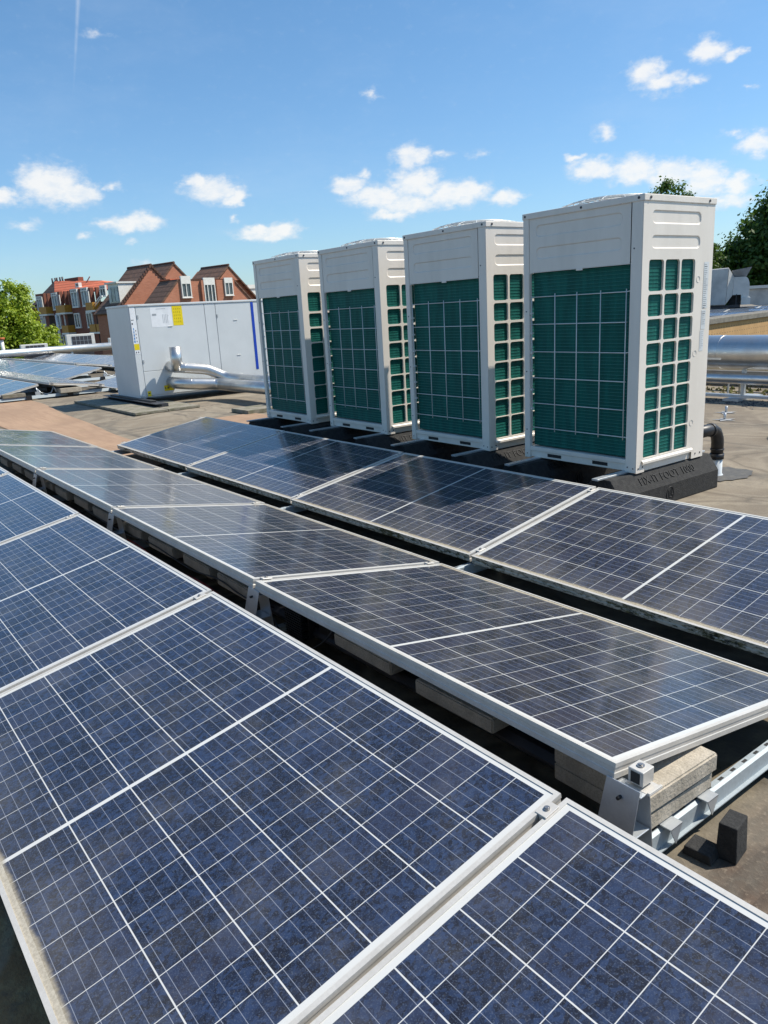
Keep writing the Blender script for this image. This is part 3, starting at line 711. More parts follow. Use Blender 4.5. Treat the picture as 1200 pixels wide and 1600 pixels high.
def make_unit():
    root = thing('heat_pump_unit')
    SX = lambda a, b, d: (-.002 + d, -a, b)          # side face looking towards -X
    FY = lambda a, b, d: (UW - a, -.006 - d, b)       # long face looking towards +Y, a measured from its far end
    # ---- perforated side panel
    zt = lambda f: UH * (1 - f)
    cols = [(.067, .214), (.231, .378), (.395, .542)]
    rows = [(zt(b + .002), zt(a - .002)) for a, b in ((.2225, .3285), (.344, .418), (.432, .507), (.519, .595), (.605, .681), (.690, .765), (.773, .846), (.853, .945))][::-1]
    sd = MB()
    sheet_with_holes(sd, .052, .556, .075, 1.275, cols, rows, .018, SX, .014)
    def q(mb, a0, a1, b0, b1, F, mi=0, d=0): mb.add([F(a0, b0, d), F(a1, b0, d), F(a1, b1, d), F(a0, b1, d)], [(0, 1, 2, 3)], mi)
    q(sd, 0, .052, 0.0, 1.275, SX); q(sd, .556, UD, .068, 1.275, SX); q(sd, .60, UD, 0.0, .068, SX); sheet_with_holes(sd, 0, UD, 1.275, UH - .034, [(.085, .585)], [(1.325, 1.400), (1.462, 1.537)], .030, SX, .0)
    for zz in (1.3625, 1.4995): recess_floor(sd, .335, zz, .50, .075, .030, SX, .0055)
    q(sd, .052, .556, .052, .075, SX)
    sd.add([SX(.052, .075, -.001), SX(.60, .075, -.001), SX(.60, .066, -.012), SX(.052, .066, -.012), SX(.052, .052, -.012), SX(.60, .052, -.012)], [(0, 1, 2, 3), (3, 2, 5, 4)])
    q(sd, .052, .085, 0.0, .052, SX)
    side = sd.build('side_panel', M_cream, root, fix=False)
    dm = MB()
    for zz in (1.143, .689, .243):
        ring = []
        for (rr, dd) in ((.021, .0), (.0185, -.0012), (.016, .003), (.004, .007)):
            ring.append([SX(.582 + rr * cos(2 * pi * k / 14), zz + rr * sin(2 * pi * k / 14), dd - .001) for k in range(14)])
        vs = [p for l in ring for p in l]; fs = [(i * 14 + k, i * 14 + (k + 1) % 14, (i + 1) * 14 + (k + 1) % 14, (i + 1) * 14 + k) for i in range(3) for k in range(14)]
        fs.append(tuple(42 + k for k in range(14)))
        dm.add(vs, fs, 0, True)
    dm.build('fastener_dimples', M_cream, side)
    st = MB()
    q(st, .640, .694, .965, 1.245, SX, 0, -.0012); q(st, .636, .684, .835, .955, SX, 0, -.0012); q(st, .630, .672, .70, .83, SX, 0, -.0012)
    rs = random.Random(3)
    for k in range(30):
        zz = 1.232 - k * .0125
        if .953 < zz < .967: continue
        a_ = .645 if zz > .96 else .641
        q(st, a_, a_ + .020 + rs.random() * .022, zz - .0035, zz, SX, 2 if k not in (1, 20, 21, 24) else 1, -.0018)
    for k in range(9):
        zz = .82 - k * .0125
        q(st, .634, .634 + .015 + rs.random() * .020, zz - .003, zz, SX, 2, -.0018)
    st.build('rating_sticker', [M_paper2, M_ink, M_inkgrey], side, fix=False)
    # ---- corner posts, as folded angles
    def post(x0, x1, y0, y1, lab):
        p_ = MB(); p_.box(x0, x1, y0, y1, 0, UH - .036); return p_.build('corner_post', M_cream, root, .003)
    post(0, .078, -.020, 0, 0)
    post(UW - .048, UW, -.030, 0, 0)
    post(.0, .030, -UD, -UD + .05, 0); post(UW - .05, UW, -UD, -UD + .05, 0)
    sb = MB()
    for (x_, z_) in ((.02, .03), (.060, .035), (UW - .025, .03), (.055, 1.33), (UW - .024, 1.0), (UW - .024, .60), (UW - .024, .2)):
        sb.cyl((x_, 0, z_), (x_, .0022, z_), .0045, 8)
    for (y_, z_) in ((-.022, .028), (-.066, .034), (-.645, .030), (-.700, .030)):
        sb.cyl((-.002, y_, z_), (-.0045, y_, z_), .0055, 8)
    tag(sb.build('screws', M_ink, root), kind='stuff')
    # ---- upper front panel
    up = MB()
    sheet_with_holes(up, .050, UW - .086, 1.250, 1.583, [(.105, .775)], [(1.328, 1.403), (1.466, 1.541)], .030, FY, .0)
    for zz in (1.3655, 1.5035): recess_floor(up, .44, zz, .67, .075, .030, FY, .0055)
    up.box(.086, UW - .050, -.03, -.0062, 1.246, 1.2495)
    up.box(UW - .49, UW - .44, -.006, -.001, 1.236, 1.250)
    up.build('front_panel', M_cream, root, fix=False)
    gp = MB(); gp.box(.0785, .0855, -.04, -.012, .075, 1.583)
    gp.build('panel_gap', M_lid, root)
    # ---- back and far side
    bk = MB(); bk.box(.004, UW - .004, -UD + .001, -UD + .003, .06, UH - .03); bk.box(UW - .003, UW - .001, -UD, -.60, .06, UH - .03); bk.box(UW - .003, UW - .001, -.56, 0, 1.25, UH - .03)
    bk.build('back_panel', M_cream, root)
    # ---- coil: wraps front and both ends
    co = MB(); co.box(.030, UW - .052, -.075, -.045, .088, 1.262); co.box(.013, .058, -.60, -.075, .088, 1.262); co.box(UW - .08, UW - .052, -.60, -.075, .088, 1.262)
    co.box(.058, UW - .08, -.60, -.57, .088, 1.262)
    coil = co.build('coil', M_coil, root)
    tl = MB()
    for k in range(54):
        zz = .100 + k * .0215
        tl.box(.034, UW - .055, -.0445, -.0405, zz - .0008, zz + .0008)
        tl.box(.0108, .0128, -.59, -.076, zz - .0005, zz + .0005)
    tl.build('coil_tubes', M_tubeln, coil)
    # ---- wire guard
    wg = MB(); r_ = .0032
    wxs = [.661, .482, .299, .112]; wzs = [1.091, .914, .733, .558, .384, .216]
    for x_ in wxs: wg.tube([(x_, -.016, 1.108), (x_, -.016, .198)], r_, 6)
    for i, z_ in enumerate(wzs):
        e = .080 if i in (0, 2, 5) else .108
        wg.tube([(UW - .045, -.020, z_), (.112, -.020, z_), (e, -.024 if i not in (0, 2, 5) else -.010, z_ + (.004 if i in (0, 2, 5) else 0))], r_, 6)
    wg.tube([(UW - .058, -.016, 1.10), (UW - .058, -.016, .20)], r_, 6)
    for z_ in (1.24, .98, .85, .72, .60, .47, .34): wg.box(UW - .062, UW - .050, -.030, -.008, z_, z_ + .012)
    wg.build('wire_guard', M_wire, root)
    # ---- base tray
    bs = MB(); bs.box(.050, UW - .020, -.055, -.006, .052, .080); bs.box(.050, UW - .03, -.050, -.014, .006, .052)
    bs.box(.012, .05, -UD + .03, -.03, .0, .075); bs.box(UW - .05, UW - .006, -UD + .03, -.04, 0, .075); bs.box(.05, UW - .05, -UD + .02, -.05, .056, .080)
    base = bs.build('base_tray', M_cream, root, .002)
    for x_ in (.60, .22):
        sl_ = MB(); sl_.box(x_, x_ + .12, -.014, -.0128, .020, .042); sl_.build('fork_slot', M_lid, base)
    # ---- top cap with fan guard
    tp = MB(); tp.box(-.008, UW + .006, -UD - .006, .004, UH - .038, UH)
    top = tp.build('top_cap', M_cream, root, .004, 2)
    sb = MB()
    for x_ in (.03, .44, UW - .02): sb.cyl((x_, .004, UH - .019), (x_, .0070, UH - .019), .0075, 10)
    for y_ in (-.055, -.66): sb.cyl((-.008, y_, UH - .019), (-.012, y_, UH - .019), .008, 10)
    tag(sb.build('cap_screws', M_ink, top), kind='stuff')
    fg = MB(); cx, cy = UW / 2, -UD / 2
    for k in range(9):
        R_ = .345 * (k + 1) / 9; zz = UH + .014 + .040 * (1 - ((k + 1) / 9) ** 3)
        fg.tube([(cx + R_ * cos(a), cy + R_ * sin(a), zz) for a in [2 * pi * i / 40 for i in range(41)]], .0028, 5, 0, False)
    for k in range(16):
        a = 2 * pi * k / 16
        fg.tube([(cx + .345 * f_ * cos(a), cy + .345 * f_ * sin(a), UH + .014 + .040 * (1 - f_ ** 3)) for f_ in (.1, .4, .7, .9, 1.)] + [(cx + .352 * cos(a), cy + .352 * sin(a), UH - .002)], .003, 5)
    fg.build('fan_guard', M_wire, top)
    fr = MB(); fr.cyl((cx, cy, UH - .001), (cx, cy, UH + .003), .335, 40); fr.build('fan_opening', M_lid, top)
    return root
U = [(6.4846, -3.9949), (5.290, -4.0302), (4.013, -4.0077), (2.7466, -4.0021)]
ul = ['smallest looking heat pump unit, far left of the four, beside the white box', 'second heat pump unit from the left of the four', 'third heat pump unit from the left, just behind the biggest looking one',
      'biggest looking heat pump unit, at the right, its perforated side fully in view']
unit = make_unit()
ZB_ = -1.0709
for i in (3, 2, 1, 0):
    o = unit if i == 3 else copy_tree(unit)
    o.location = (U[i][0], U[i][1], ZB_); o.rotation_euler = (0, 0, -.0096)
    tag(o, ul[i], 'heat pump', 'four heat pump units in a line on the roof')

# rubber support feet, long blocks across under each unit, with raised lettering
def make_foot():
    root = thing('support_foot')
    h = .226
    pr = [(-.140, 0), (.140, 0), (.140, .118), (.062, h - .012), (.062, h - .026), (-.052, h - .026), (-.052, h - .012), (-.140, .118)]
    pr = [(-.140, 0), (.140, 0), (.140, .125), (.066, h), (-.066, h), (-.140, .125)]
    m_ = MB(); m_.prism(pr, -.54, .54, 'y'); body = m_.build('foot_body', M_rubber, root, .006, 2)
    n1 = MB(); n1.box(-.022, .022, -.56, .60, h + .0005, h + .012); n1.build('fixing_channel', M_galv, root, .001)
    # lettering on the sloping side that looks towards -X
    cu = bpy.data.curves.new('lettering', 'FONT'); cu.body = 'FIX-IT FOOT 1000'; cu.size = .072; cu.extrude = .003; cu.align_x = 'CENTER'; cu.align_y = 'CENTER'
    cu.space_character = 1.05
    tmp = bpy.data.objects.new('tmp', cu); C.objects.link(tmp)
    dg = bpy.context.evaluated_depsgraph_get(); me = bpy.data.meshes.new_from_object(tmp.evaluated_get(dg)); C.objects.unlink(tmp); bpy.data.objects.remove(tmp)
    # text x -> -Y, text y -> up the slope, text z -> outward normal
    s0 = Vector((-.140, 0, .125)); s1 = Vector((-.066, 0, h)); upv = (s1 - s0).normalized(); ax = Vector((0, -1, 0)); nz = ax.cross(upv)
    Mx = Matrix((ax, upv, nz)).transposed().to_4x4(); mid = (s0 + s1) / 2 + nz * .0015
    Mx.translation = mid
    me.transform(Mx); me.materials.clear(); me.materials.append(M_rubber_t)
    o = bpy.data.objects.new('lettering', me); C.objects.link(o); o.parent = body
    # round emblem on the upright side
    e = MB()
    for (R_, ) in ((.046,),):
        e.tube([(-.1405, .02 + R_ * cos(a) * .8, .060 + R_ * sin(a)) for a in [2 * pi * k / 24 for k in range(25)]], .003, 5, 0, False)
    e.tube([(-.1405, .035, .085), (-.1405, .030, .040), (-.1405, .000, .035)], .003, 5); e.tube([(-.1405, .012, .09), (-.1405, .008, .055), (-.1405, -.012, .052)], .003, 5)
    e.build('round_emblem', M_rubber_t, body)
    return root
M_rubber_t = mat('raised_lettering_rubber', (.006, .006, .006), .7)
foot = make_foot(); first = True
names = ['leftmost', 'second', 'third', 'rightmost']
for i in (3, 2, 1, 0):
    for j, dx in enumerate((.075, .80)):
        o = foot if first else copy_tree(foot); first = False
        o.location = (U[i][0] + dx, U[i][1] - .305, roofz(3, -4.3)); o.rotation_euler = (0, 0, -.0096)
        tag(o, ('near' if j == 0 else 'far') + ' black rubber support foot under the ' + ['smallest looking, leftmost', 'second from left', 'third from left', 'biggest looking, rightmost'][i] + ' heat pump', 'support foot', 'rubber support feet under the heat pumps')

# black soil pipe bend with pale base behind the right unit
sp = thing('vent_pipe', (2.87, -5.160, -1.30), (0, 0, 0), 'black pipe bend with pale metal base behind the rightmost heat pump', 'pipe')
b_ = MB(); pth = [(0, 0, .13), (0, 0, .25), (0.0, .010, .285), (.0, .035, .325), (0, .075, .345), (0, .14, .350), (0, .35, .350)]
b_.tube(pth, .043, 18); b_.tube([(0, 0, .125), (0, 0, .165)], .049, 18); b_.tube([(0, 0, .190), (0, 0, .200)], .0475, 18); b_.tube([(0, .09, .346), (0, .115, .348)], .048, 18)
b_.build('pipe_bend', M_plastic, sp)
b_ = MB(); b_.tube([(0, 0, -.002), (0, 0, .012), (0, 0, .02), (0, 0, .15)], .05, 18, radii=[.056, .047, .041, .040]); b_.build('pipe_base', M_white, sp)
b_ = MB()
rs = random.Random(5); vs = [(0, 0, .008)]
for k in range(28):
    a = 2 * pi * k / 28; R_ = .17 + .05 * rs.random() + .10 * max(0, -sin(a)) ; vs.append((R_ * cos(a), R_ * sin(a), .006))
b_.add(vs, [(0, 1 + k, 1 + (k + 1) % 28) for k in range(28)])
M_patch = mat('bitumen_patch', (.085, .085, .085), .95, 0, (.14, .135, .12), 20, .8, .8, 90, .4)
b_.build('bitumen_patch', M_patch, sp, fix=False)

# ------------------------------------------------------------------ the big white ventilation box on the left
BX0, BX1, BY0, BY1, BZ0, BZ1 = 12.28, 13.33, -7.0, -4.37, -1.185, .27
vb = thing('ventilation_unit', (BX0, BY1, BZ0), (0, 0, 0), 'big white sheet metal ventilation box with blue edge strip and yellow stickers', 'ventilation unit')
H = BZ1 - BZ0; Wd = BX1 - BX0; Ln = BY1 - BY0
b_ = MB(); b_.box(.012, Wd, -Ln, -.0, .0, H - .02)
b_.build('casing', M_white, vb, .004)
b_ = MB(); b_.box(-.012, Wd + .012, -Ln - .012, .012, H - .02, H + .012); b_.build('roof_lid', M_white, vb, .004)
# front doors (looking towards -X), y measured from the near corner
def door(y0, y1, z0, z1, name='front_panel'):
    d_ = MB(); d_.box(-.002, .0118, -y1, -y0, z0, z1); return d_.build(name, M_white, vb, .003)
door(.006, .105, .02, H - .024, 'corner_strip')
d1 = door(.112, 1.275, .42, H - .024); d2 = door(.112, 1.275, .03, .412); d3 = door(1.283, 1.475, .03, H - .024); d4 = door(1.483, 2.60, .03, H - .024)
b_ = MB(); b_.box(-.006, -.0022, -2.195, -2.145, .28, H - .03); b_.build('blue_edge_strip', M_blue, vb)
hd = MB()
for (y_, z_) in ((.62, 1.10), (1.80, 1.14), (1.80, .55), (1.80, .22)): hd.box(-.010, -.0022, -y_ - .07, -y_, z_, z_ + .008)
hd.build('door_handle', M_trim, vb)
for (y_, z_) in ((.13, .55), (.13, 1.25), (1.50, .2), (1.50, 1.2), (2.57, .3), (2.57, 1.2)):
    hg = MB(); hg.box(-.009, -.0022, -y_ - .012, -y_ + .012, z_, z_ + .05); hg.build('hinge', M_inkgrey, vb)
def stick(y0, y1, z0, z1, m_, parent, d=.0032, nm='sticker'):
    s_ = MB(); s_.add([(-d, -y0, z0), (-d, -y1, z0), (-d, -y1, z1), (-d, -y0, z1)], [(0, 1, 2, 3)]); return s_.build(nm, m_, parent, fix=False)
p1 = stick(.345, .70, H - .355, H - .045, M_paper, d1); p2 = stick(.712, .885, H - .345, H - .035, M_yellow, d1)
ln = MB(); rs = random.Random(11)
def bar(mb, y0, y1, z0, z1, d=.0042): mb.add([(-d, -y0, z0), (-d, -y1, z0), (-d, -y1, z1), (-d, -y0, z1)], [(0, 1, 2, 3)])
bar(ln, .37, .44, H - .175, H - .145)
for k in range(4): bar(ln, .54 + k * .026, .546 + k * .026, H - .30, H - .16)
bar(ln, .44, .60, H - .075, H - .069); bar(ln, .63, .64, H - .19, H - .18)
ln.build('sticker_print', M_inkgrey, p1, fix=False)
ln = MB()
for k in range(4):
    for q_ in range(5): bar(ln, .735 + k * .033, .735 + k * .033 + .014, H - .09 - q_ * .05 - rs.random() * .012, H - .072 - q_ * .05)
M_ydark = mat('yellow_sticker_print', (.52, .40, .0), .6); ln.build('sticker_print', M_ydark, p2, fix=False)
s1 = stick(.012, .098, .78, H - .03, M_paper, vb); s2 = stick(.014, .098, .765, .86, M_yellow, vb, .0036); s3 = stick(.014, .098, .70, .762, M_paper, vb, .0036)
ln = MB()
for k in range(5): bar(ln, .026 + .002 * k, .046, .88 + k * .048, .915 + k * .048, .0044)
ln.build('sticker_symbols', M_inkblue, s1, fix=False)
ln = MB()
for k in range(4): bar(ln, .064, .076, .89 + k * .055, .908 + k * .055, .0044)
bar(ln, .020, .04, 1.16, 1.185, .0044); bar(ln, .02, .06, 1.225, 1.235, .0044); bar(ln, .03, .045, .715, .74, .0044); bar(ln, .065, .08, .715, .74, .0044)
ln.build('sticker_print', M_ink, s1, fix=False)
s4 = stick(.13, .19, .015, .10, M_yellow, vb, .0036); s5 = stick(.42, .58, .075, .165, M_yellow, vb, .0036)
ln = MB(); bar(ln, .142, .172, .055, .072, .0044); bar(ln, .435, .45, .10, .14, .0044); bar(ln, .47, .50, .11, .135, .0044); ln.build('sticker_print', M_ink, s5, fix=False)
ft = MB()
for (x_, y_) in ((.08, -.06), (Wd - .08, -.06), (.08, -Ln + .1), (Wd - .08, -Ln + .1)):
    ft.cyl((x_, y_, -.045), (x_, y_, .012), .075, 18, r2=.055)
M_mount = mat('pale_blue_mount', (.42, .58, .66), .4, .2)
ft.build('machine_mount', M_mount, vb)
# beams and slabs it stands on
def beam(x0, x1, y, label):
    t_ = thing('support_beam', (0, 0, 0), (0, 0, 0), label, 'beam', 'dark steel beams under the ventilation box')
    z0 = -1.262; m_ = MB()
    m_.prism([(y - .10, z0), (y + .10, z0), (y + .10, z0 + .006), (y + .005, z0 + .012), (y + .005, z0 + .042), (y + .10, z0 + .046), (y + .10, z0 + .052), (y - .10, z0 + .052)], x0, x1, 'x')
    m_.build('beam_profile', M_blackm, t_)
    m_ = MB(); m_.box(x0 + .35, x1 - .25, y - .045, y + .045, z0 + .0522, z0 + .078); m_.build('rubber_strip', M_plastic, t_, .002)
for i, y_ in enumerate((-4.36, -6.86)):
    beam(11.35, 13.85, y_, ('dark steel beam under the near end of the ventilation box', 'dark steel beam under the hidden far end of the ventilation box')[i])
for k in range(6):
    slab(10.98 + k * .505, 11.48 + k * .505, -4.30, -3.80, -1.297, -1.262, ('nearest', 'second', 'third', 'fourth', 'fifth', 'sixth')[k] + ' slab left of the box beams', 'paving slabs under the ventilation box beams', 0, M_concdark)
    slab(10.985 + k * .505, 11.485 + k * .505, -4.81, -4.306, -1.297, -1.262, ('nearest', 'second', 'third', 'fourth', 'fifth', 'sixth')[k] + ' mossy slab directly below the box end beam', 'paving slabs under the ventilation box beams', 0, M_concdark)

# insulated pipes clad in aluminium, coming out of the box
def duct(name, pts, r, label, cat='insulated pipe', joints=(), m_=None, extra=None, grp=None):
    root = thing(name, (0, 0, 0), (0, 0, 0), label, cat, grp)
    P_ = [Vector(p) for p in pts]; out = []
    # sharp mitred bends rounded a little
    for i, p in enumerate(P_):
        if 0 < i < len(P_) - 1:
            d0 = (P_[i - 1] - p); d1_ = (P_[i + 1] - p); a = min(r * 1.1, d0.length * .45, d1_.length * .45)
            s_, e_ = p + d0.normalized() * a, p + d1_.normalized() * a
            for k in range(5):
                t_ = k / 4; out.append(s_ * (1 - t_) ** 2 + p * 2 * t_ * (1 - t_) + e_ * t_ * t_)
        else: out.append(p)
    mb = MB(); mb.tube(out, r, 28); mb.build('cladding', m_ or M_clad, root)
    if joints:
        jb = MB()
        for (i, f_) in joints:
            a, b2 = P_[i], P_[i + 1]; d = (b2 - a).normalized(); c = a + (b2 - a) * f_
            jb.tube([c - d * .004, c - d * .003, c + d * .003, c + d * .004], r, 28, 0, False, radii=[r * 1.001, r * 1.012, r * 1.012, r * 1.001])
        jb.build('cladding_seam', m_ or M_clad, root)
    if extra: extra(root)
    return root
duct('insulated_pipe', [(12.27, -4.93, -.98), (12.0, -4.93, -.985), (11.86, -5.06, -1.0), (11.72, -5.52, -1.045), (11.3, -5.56, -1.055), (7.2, -5.50, -1.02)], .095,
     'lower clad pipe leaving the ventilation box and turning along the roof behind the heat pumps', joints=((2, .05), (2, .80), (3, .9), (4, .12), (4, .35)))
duct('insulated_pipe', [(12.27, -4.93, -.72), (12.08, -4.93, -.735), (11.98, -5.02, -.745), (11.86, -5.40, -.80), (11.72, -5.66, -.95), (11.4, -5.80, -.985), (7.2, -5.75, -.95)], .085,
     'upper clad pipe sloping down beside the lower one in front of the box', joints=((2, .1), (2, .95), (3, .9), (4, .9), (5, .1)))
duct('pipe_stub', [(12.02, -4.95, -.78), (12.02, -4.95, -.405)], .092, 'upright open pipe stub with square cut top against the box', 'pipe', joints=((0, .93),))
ps = thing('pipe_support', (9.75, -5.36, -1.30), (0, 0, 0), 'thin pipe support post standing on a single slab by the leftmost heat pump', 'support')
b_ = MB(); b_.box(-.012, .012, -.012, .012, .03, .20); b_.box(-.02, .02, -.06, .06, .18, .19); b_.build('post', M_galv, ps)
b_ = MB(); b_.box(-.06, .06, -.06, .06, .0, .03); b_.build('base_plate', M_galv, ps)
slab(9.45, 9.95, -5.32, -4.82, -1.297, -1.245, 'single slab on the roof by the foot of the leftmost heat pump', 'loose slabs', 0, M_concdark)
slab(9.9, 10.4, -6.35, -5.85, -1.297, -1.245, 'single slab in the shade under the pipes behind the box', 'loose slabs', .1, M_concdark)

# ------------------------------------------------------------------ far panel array beyond the tan strip
gf = 'solar panels of the far array at the left'
def far_row(xs_, yh, zh, tilt, flip, nm):
    for i, x in enumerate(xs_):
        if not flip: panel(x, yh, zh, tilt, False, ords[i] + ' panel from the near end in ' + nm, gf)
        else: panel(x + PL, yh, zh, tilt, True, ords[i] + ' panel from the near end in ' + nm, gf)
far_row([15.55 + PP * k for k in range(4)], -3.62, -1.01, .20, False, 'the leftmost far row')
far_row([15.42 + PP * k for k in range(6)], -3.79, -1.00, .125, True, 'the edge-on far row')
far_row([15.10], -5.93, -1.03, .175, False, 'the far row half behind the white box')
far_row([19.05 + PP * k for k in range(8)], -5.93, -.99, .21, False, 'the long far row in mid picture left')
far_row([21.9 + PP * k for k in range(6)], -6.10, -.97, .12, True, 'the far slope behind the long far row')
far_row([22.1 + PP * k for k in range(6)], -8.33, -.98, .20, False, 'the far row nearest the white pipe')
# simple rails with legs at the near ends
def far_rail(x, y0, y1, label):
    root = thing('mounting_rail', (x, 0, -1.30), (0, 0, 0), label, 'rail', 'rails under the far panel array')
    m_ = MB(); m_.prism([(-.045, .03), (.045, .03), (.022, .085), (-.022, .085)], y0, y1, 'y'); m_.build('rail', M_rail, root)
    yy = y1 - .3
    while yy > y0 + .15:
        m2 = MB(); m2.box(-.06, .06, yy - .05, yy + .05, .004, .0895); m2.build('rubber_pad', M_plastic, root); yy -= .75
    for yh in (-3.62, -6.02):
        if y0 < yh < y1:
            m2 = MB()
            m2.tube([(0, yh + .06, .225), (0, yh + .03, .088)], .010, 6); m2.tube([(0, yh - .25, .225), (0, yh - .31, .088)], .010, 6)
            m2.tube([(0, yh + .05, .21), (0, yh - .02, .12), (0, yh - .12, .092), (0, yh - .2, .11), (0, yh - .25, .215)], .008, 6)
            m2.box(-.02, .02, yh + .0, yh + .09, .085, .15); m2.build('support_leg', M_galv, root)
for i, (x, a, b2) in enumerate(((15.50, -5.05, -1.6), (17.2, -5.0, -2.4), (19.0, -8.5, -4.85), (22.0, -8.6, -7.2), (20.8, -6.1, -4.9))):
    far_rail(x, a, b2, ('nearest rail of the far array, across the front of the roof shade', 'second rail of the far array, under the leftmost far row', 'rail at the near end of the long far row', 'rail at the near end of the row nearest the white pipe', 'rail one panel into the long far row')[i])
slab(15.35, 15.75, -4.35, -3.95, -1.215, -1.13, 'pale slab under the near end of the edge-on far row', 'slabs in the far array')
slab(15.45, 15.85, -3.35, -2.95, -1.215, -1.15, 'rusty looking slab under the leftmost far row', 'slabs in the far array', 0, M_concdark)
slab(19.2, 19.6, -5.7, -5.3, -1.25, -1.18, 'shaded slab under the near end of the long far row', 'slabs in the far array', 0, M_concdark)
# white insulated pipe crossing at the back left
def stands(root):
    m_ = MB()
    for y_ in (-3, -6, -9, -12): m_.box(32.3, 32.5, y_ - .04, y_ + .04, -1.3, -.98)
    m_.build('pipe_stand', M_galv, root)
duct('insulated_pipe', [(32.4, 3.0, -.855), (32.4, -12.4, -.875)], .15, 'pale insulated pipe running across behind the far panels at the left', joints=((0, .50), (0, .575), (0, .65), (0, .72)), m_=M_cladw, extra=stands)
def small_ac(x, y, w_, h_, z0, label):
    root = thing('condenser_unit', (x, y, z0), (0, 0, -.1), label, 'condenser', 'small condensers behind the pale pipe')
    m_ = MB(); m_.box(0, .35, -w_, 0, 0, h_); m_.build('casing', M_trim, root, .01)
    m_ = MB(); m_.box(-.012, -.002, -w_ + .12 * w_, -.18 * w_, .10 * h_, h_ * .88); gr_ = m_.build('grille', M_ink, root)
    m_ = MB(); W2 = w_ * .70
    for k in range(1, 5): m_.box(-.020, -.013, -.18 * w_ - W2 * k / 5 - .008, -.18 * w_ - W2 * k / 5 + .008, .10 * h_, h_ * .88)
    for k in range(1, 3): m_.box(-.020, -.013, -w_ + .12 * w_, -.18 * w_, h_ * (.10 + .26 * k) - .006, h_ * (.10 + .26 * k) + .006)
    m_.build('grille_bars', M_inkgrey, gr_)
    m_ = MB(); m_.box(.02, .33, -w_ + .1, -.1, -1.30 - z0, .0); m_.build('stand', M_blackm, root)
small_ac(35.0, -7.72, 1.05, .42, -1.05, 'low white condenser left of the tallest one behind the pale pipe')
small_ac(34.8, -9.55, 1.15, .72, -1.05, 'tallest white condenser with a black grille behind the pale pipe')
small_ac(34.6, -11.30, 1.0, .50, -1.08, 'low white condenser nearest the ventilation box behind the pale pipe')
oc = thing('roof_vent', (33.5, -6.73, -1.3), (0, 0, 0), 'small vent post with orange cap standing at the left edge', 'vent')
b_ = MB(); b_.cyl((0, 0, 0), (0, 0, .95), .07, 14); b_.build('vent_post', M_trim, oc)
b_ = MB(); b_.cyl((0, 0, .95), (0, 0, 1.03), .13, 14); M_orange = mat('orange_cap', (.50, .12, .03), .6); b_.build('vent_cap', M_orange, oc)

# ------------------------------------------------------------------ right side: big clad pipes along the roof edge
def post_big(root):
    for x_ in (4.80, 8.4, 1.2, -2.4):
        m_ = MB(); m_.box(x_ - .022, x_ + .022, -9.17, -9.13, -1.27, -.94); m_.box(x_ - .10, x_ + .10, -9.45, -8.86, -1.30, -1.275); m_.box(x_ - .012, x_ + .012, -9.13, -9.126, -1.2, -1.0)
        m_.build('pipe_stand', M_galv, root)
def pl_(root):
    m_ = MB(); th = radians(205)
    for k in range(2): pass
    y_, z_ = -9.16 + .206 * cos(radians(-18)), -.745 + .206 * sin(radians(-18))
    m_.box(5.00, 5.30, y_ - .004, y_ + .002, z_ - .012, z_ + .012); m_.build('name_strip', M_cladw, root); post_big(root)
duct('insulated_pipe', [(12.0, -9.16, -.745), (-4.0, -9.16, -.745)], .205, 'big aluminium clad pipe crossing at the right behind the biggest heat pump', joints=((0, .433), (0, .56), (0, .3)), extra=pl_)
duct('insulated_pipe', [(12.0, -9.02, -1.045), (-4.0, -9.02, -1.045)], .064, 'thin grey pipe running under the big clad pipe', joints=((0, .455), (0, .47), (0, .43)))
duct('insulated_pipe', [(12.0, -9.95, -1.0), (-4.0, -9.95, -1.0)], .045, 'thin pale pipe glimpsed between the big pipe and the thin grey pipe', m_=M_cladw)
b_ = MB(); b_.box(-4, 12, -9.32, -9.26, -1.295, -1.272); b_.box(-4, 12, -8.98, -8.93, -1.262, -1.236)
tag(b_.build('floor_channel', M_galv), 'thin steel channel running along the roof under the pipes', 'channel')
b_ = MB(); b_.box(-4, 12, -10.6, -10.35, -1.30, -1.09); tag(b_.build('low_kerb_wall', M_greywall, None, .01), 'low grey rendered kerb wall behind the pipes at the right', 'wall')
for i, (x_, y_) in enumerate(((5.10, -9.35), (4.97, -9.38))):
    b_ = MB(); b_.box(x_ - .008, x_ + .008, y_ - .008, y_ + .008, -1.29, -1.10)
    tag(b_.build('thin_post', (M_galv, M_concdark)[i]), ('thin pale post left of the two under the big pipes', 'thin rusty post right of the two under the big pipes')[i], 'post')
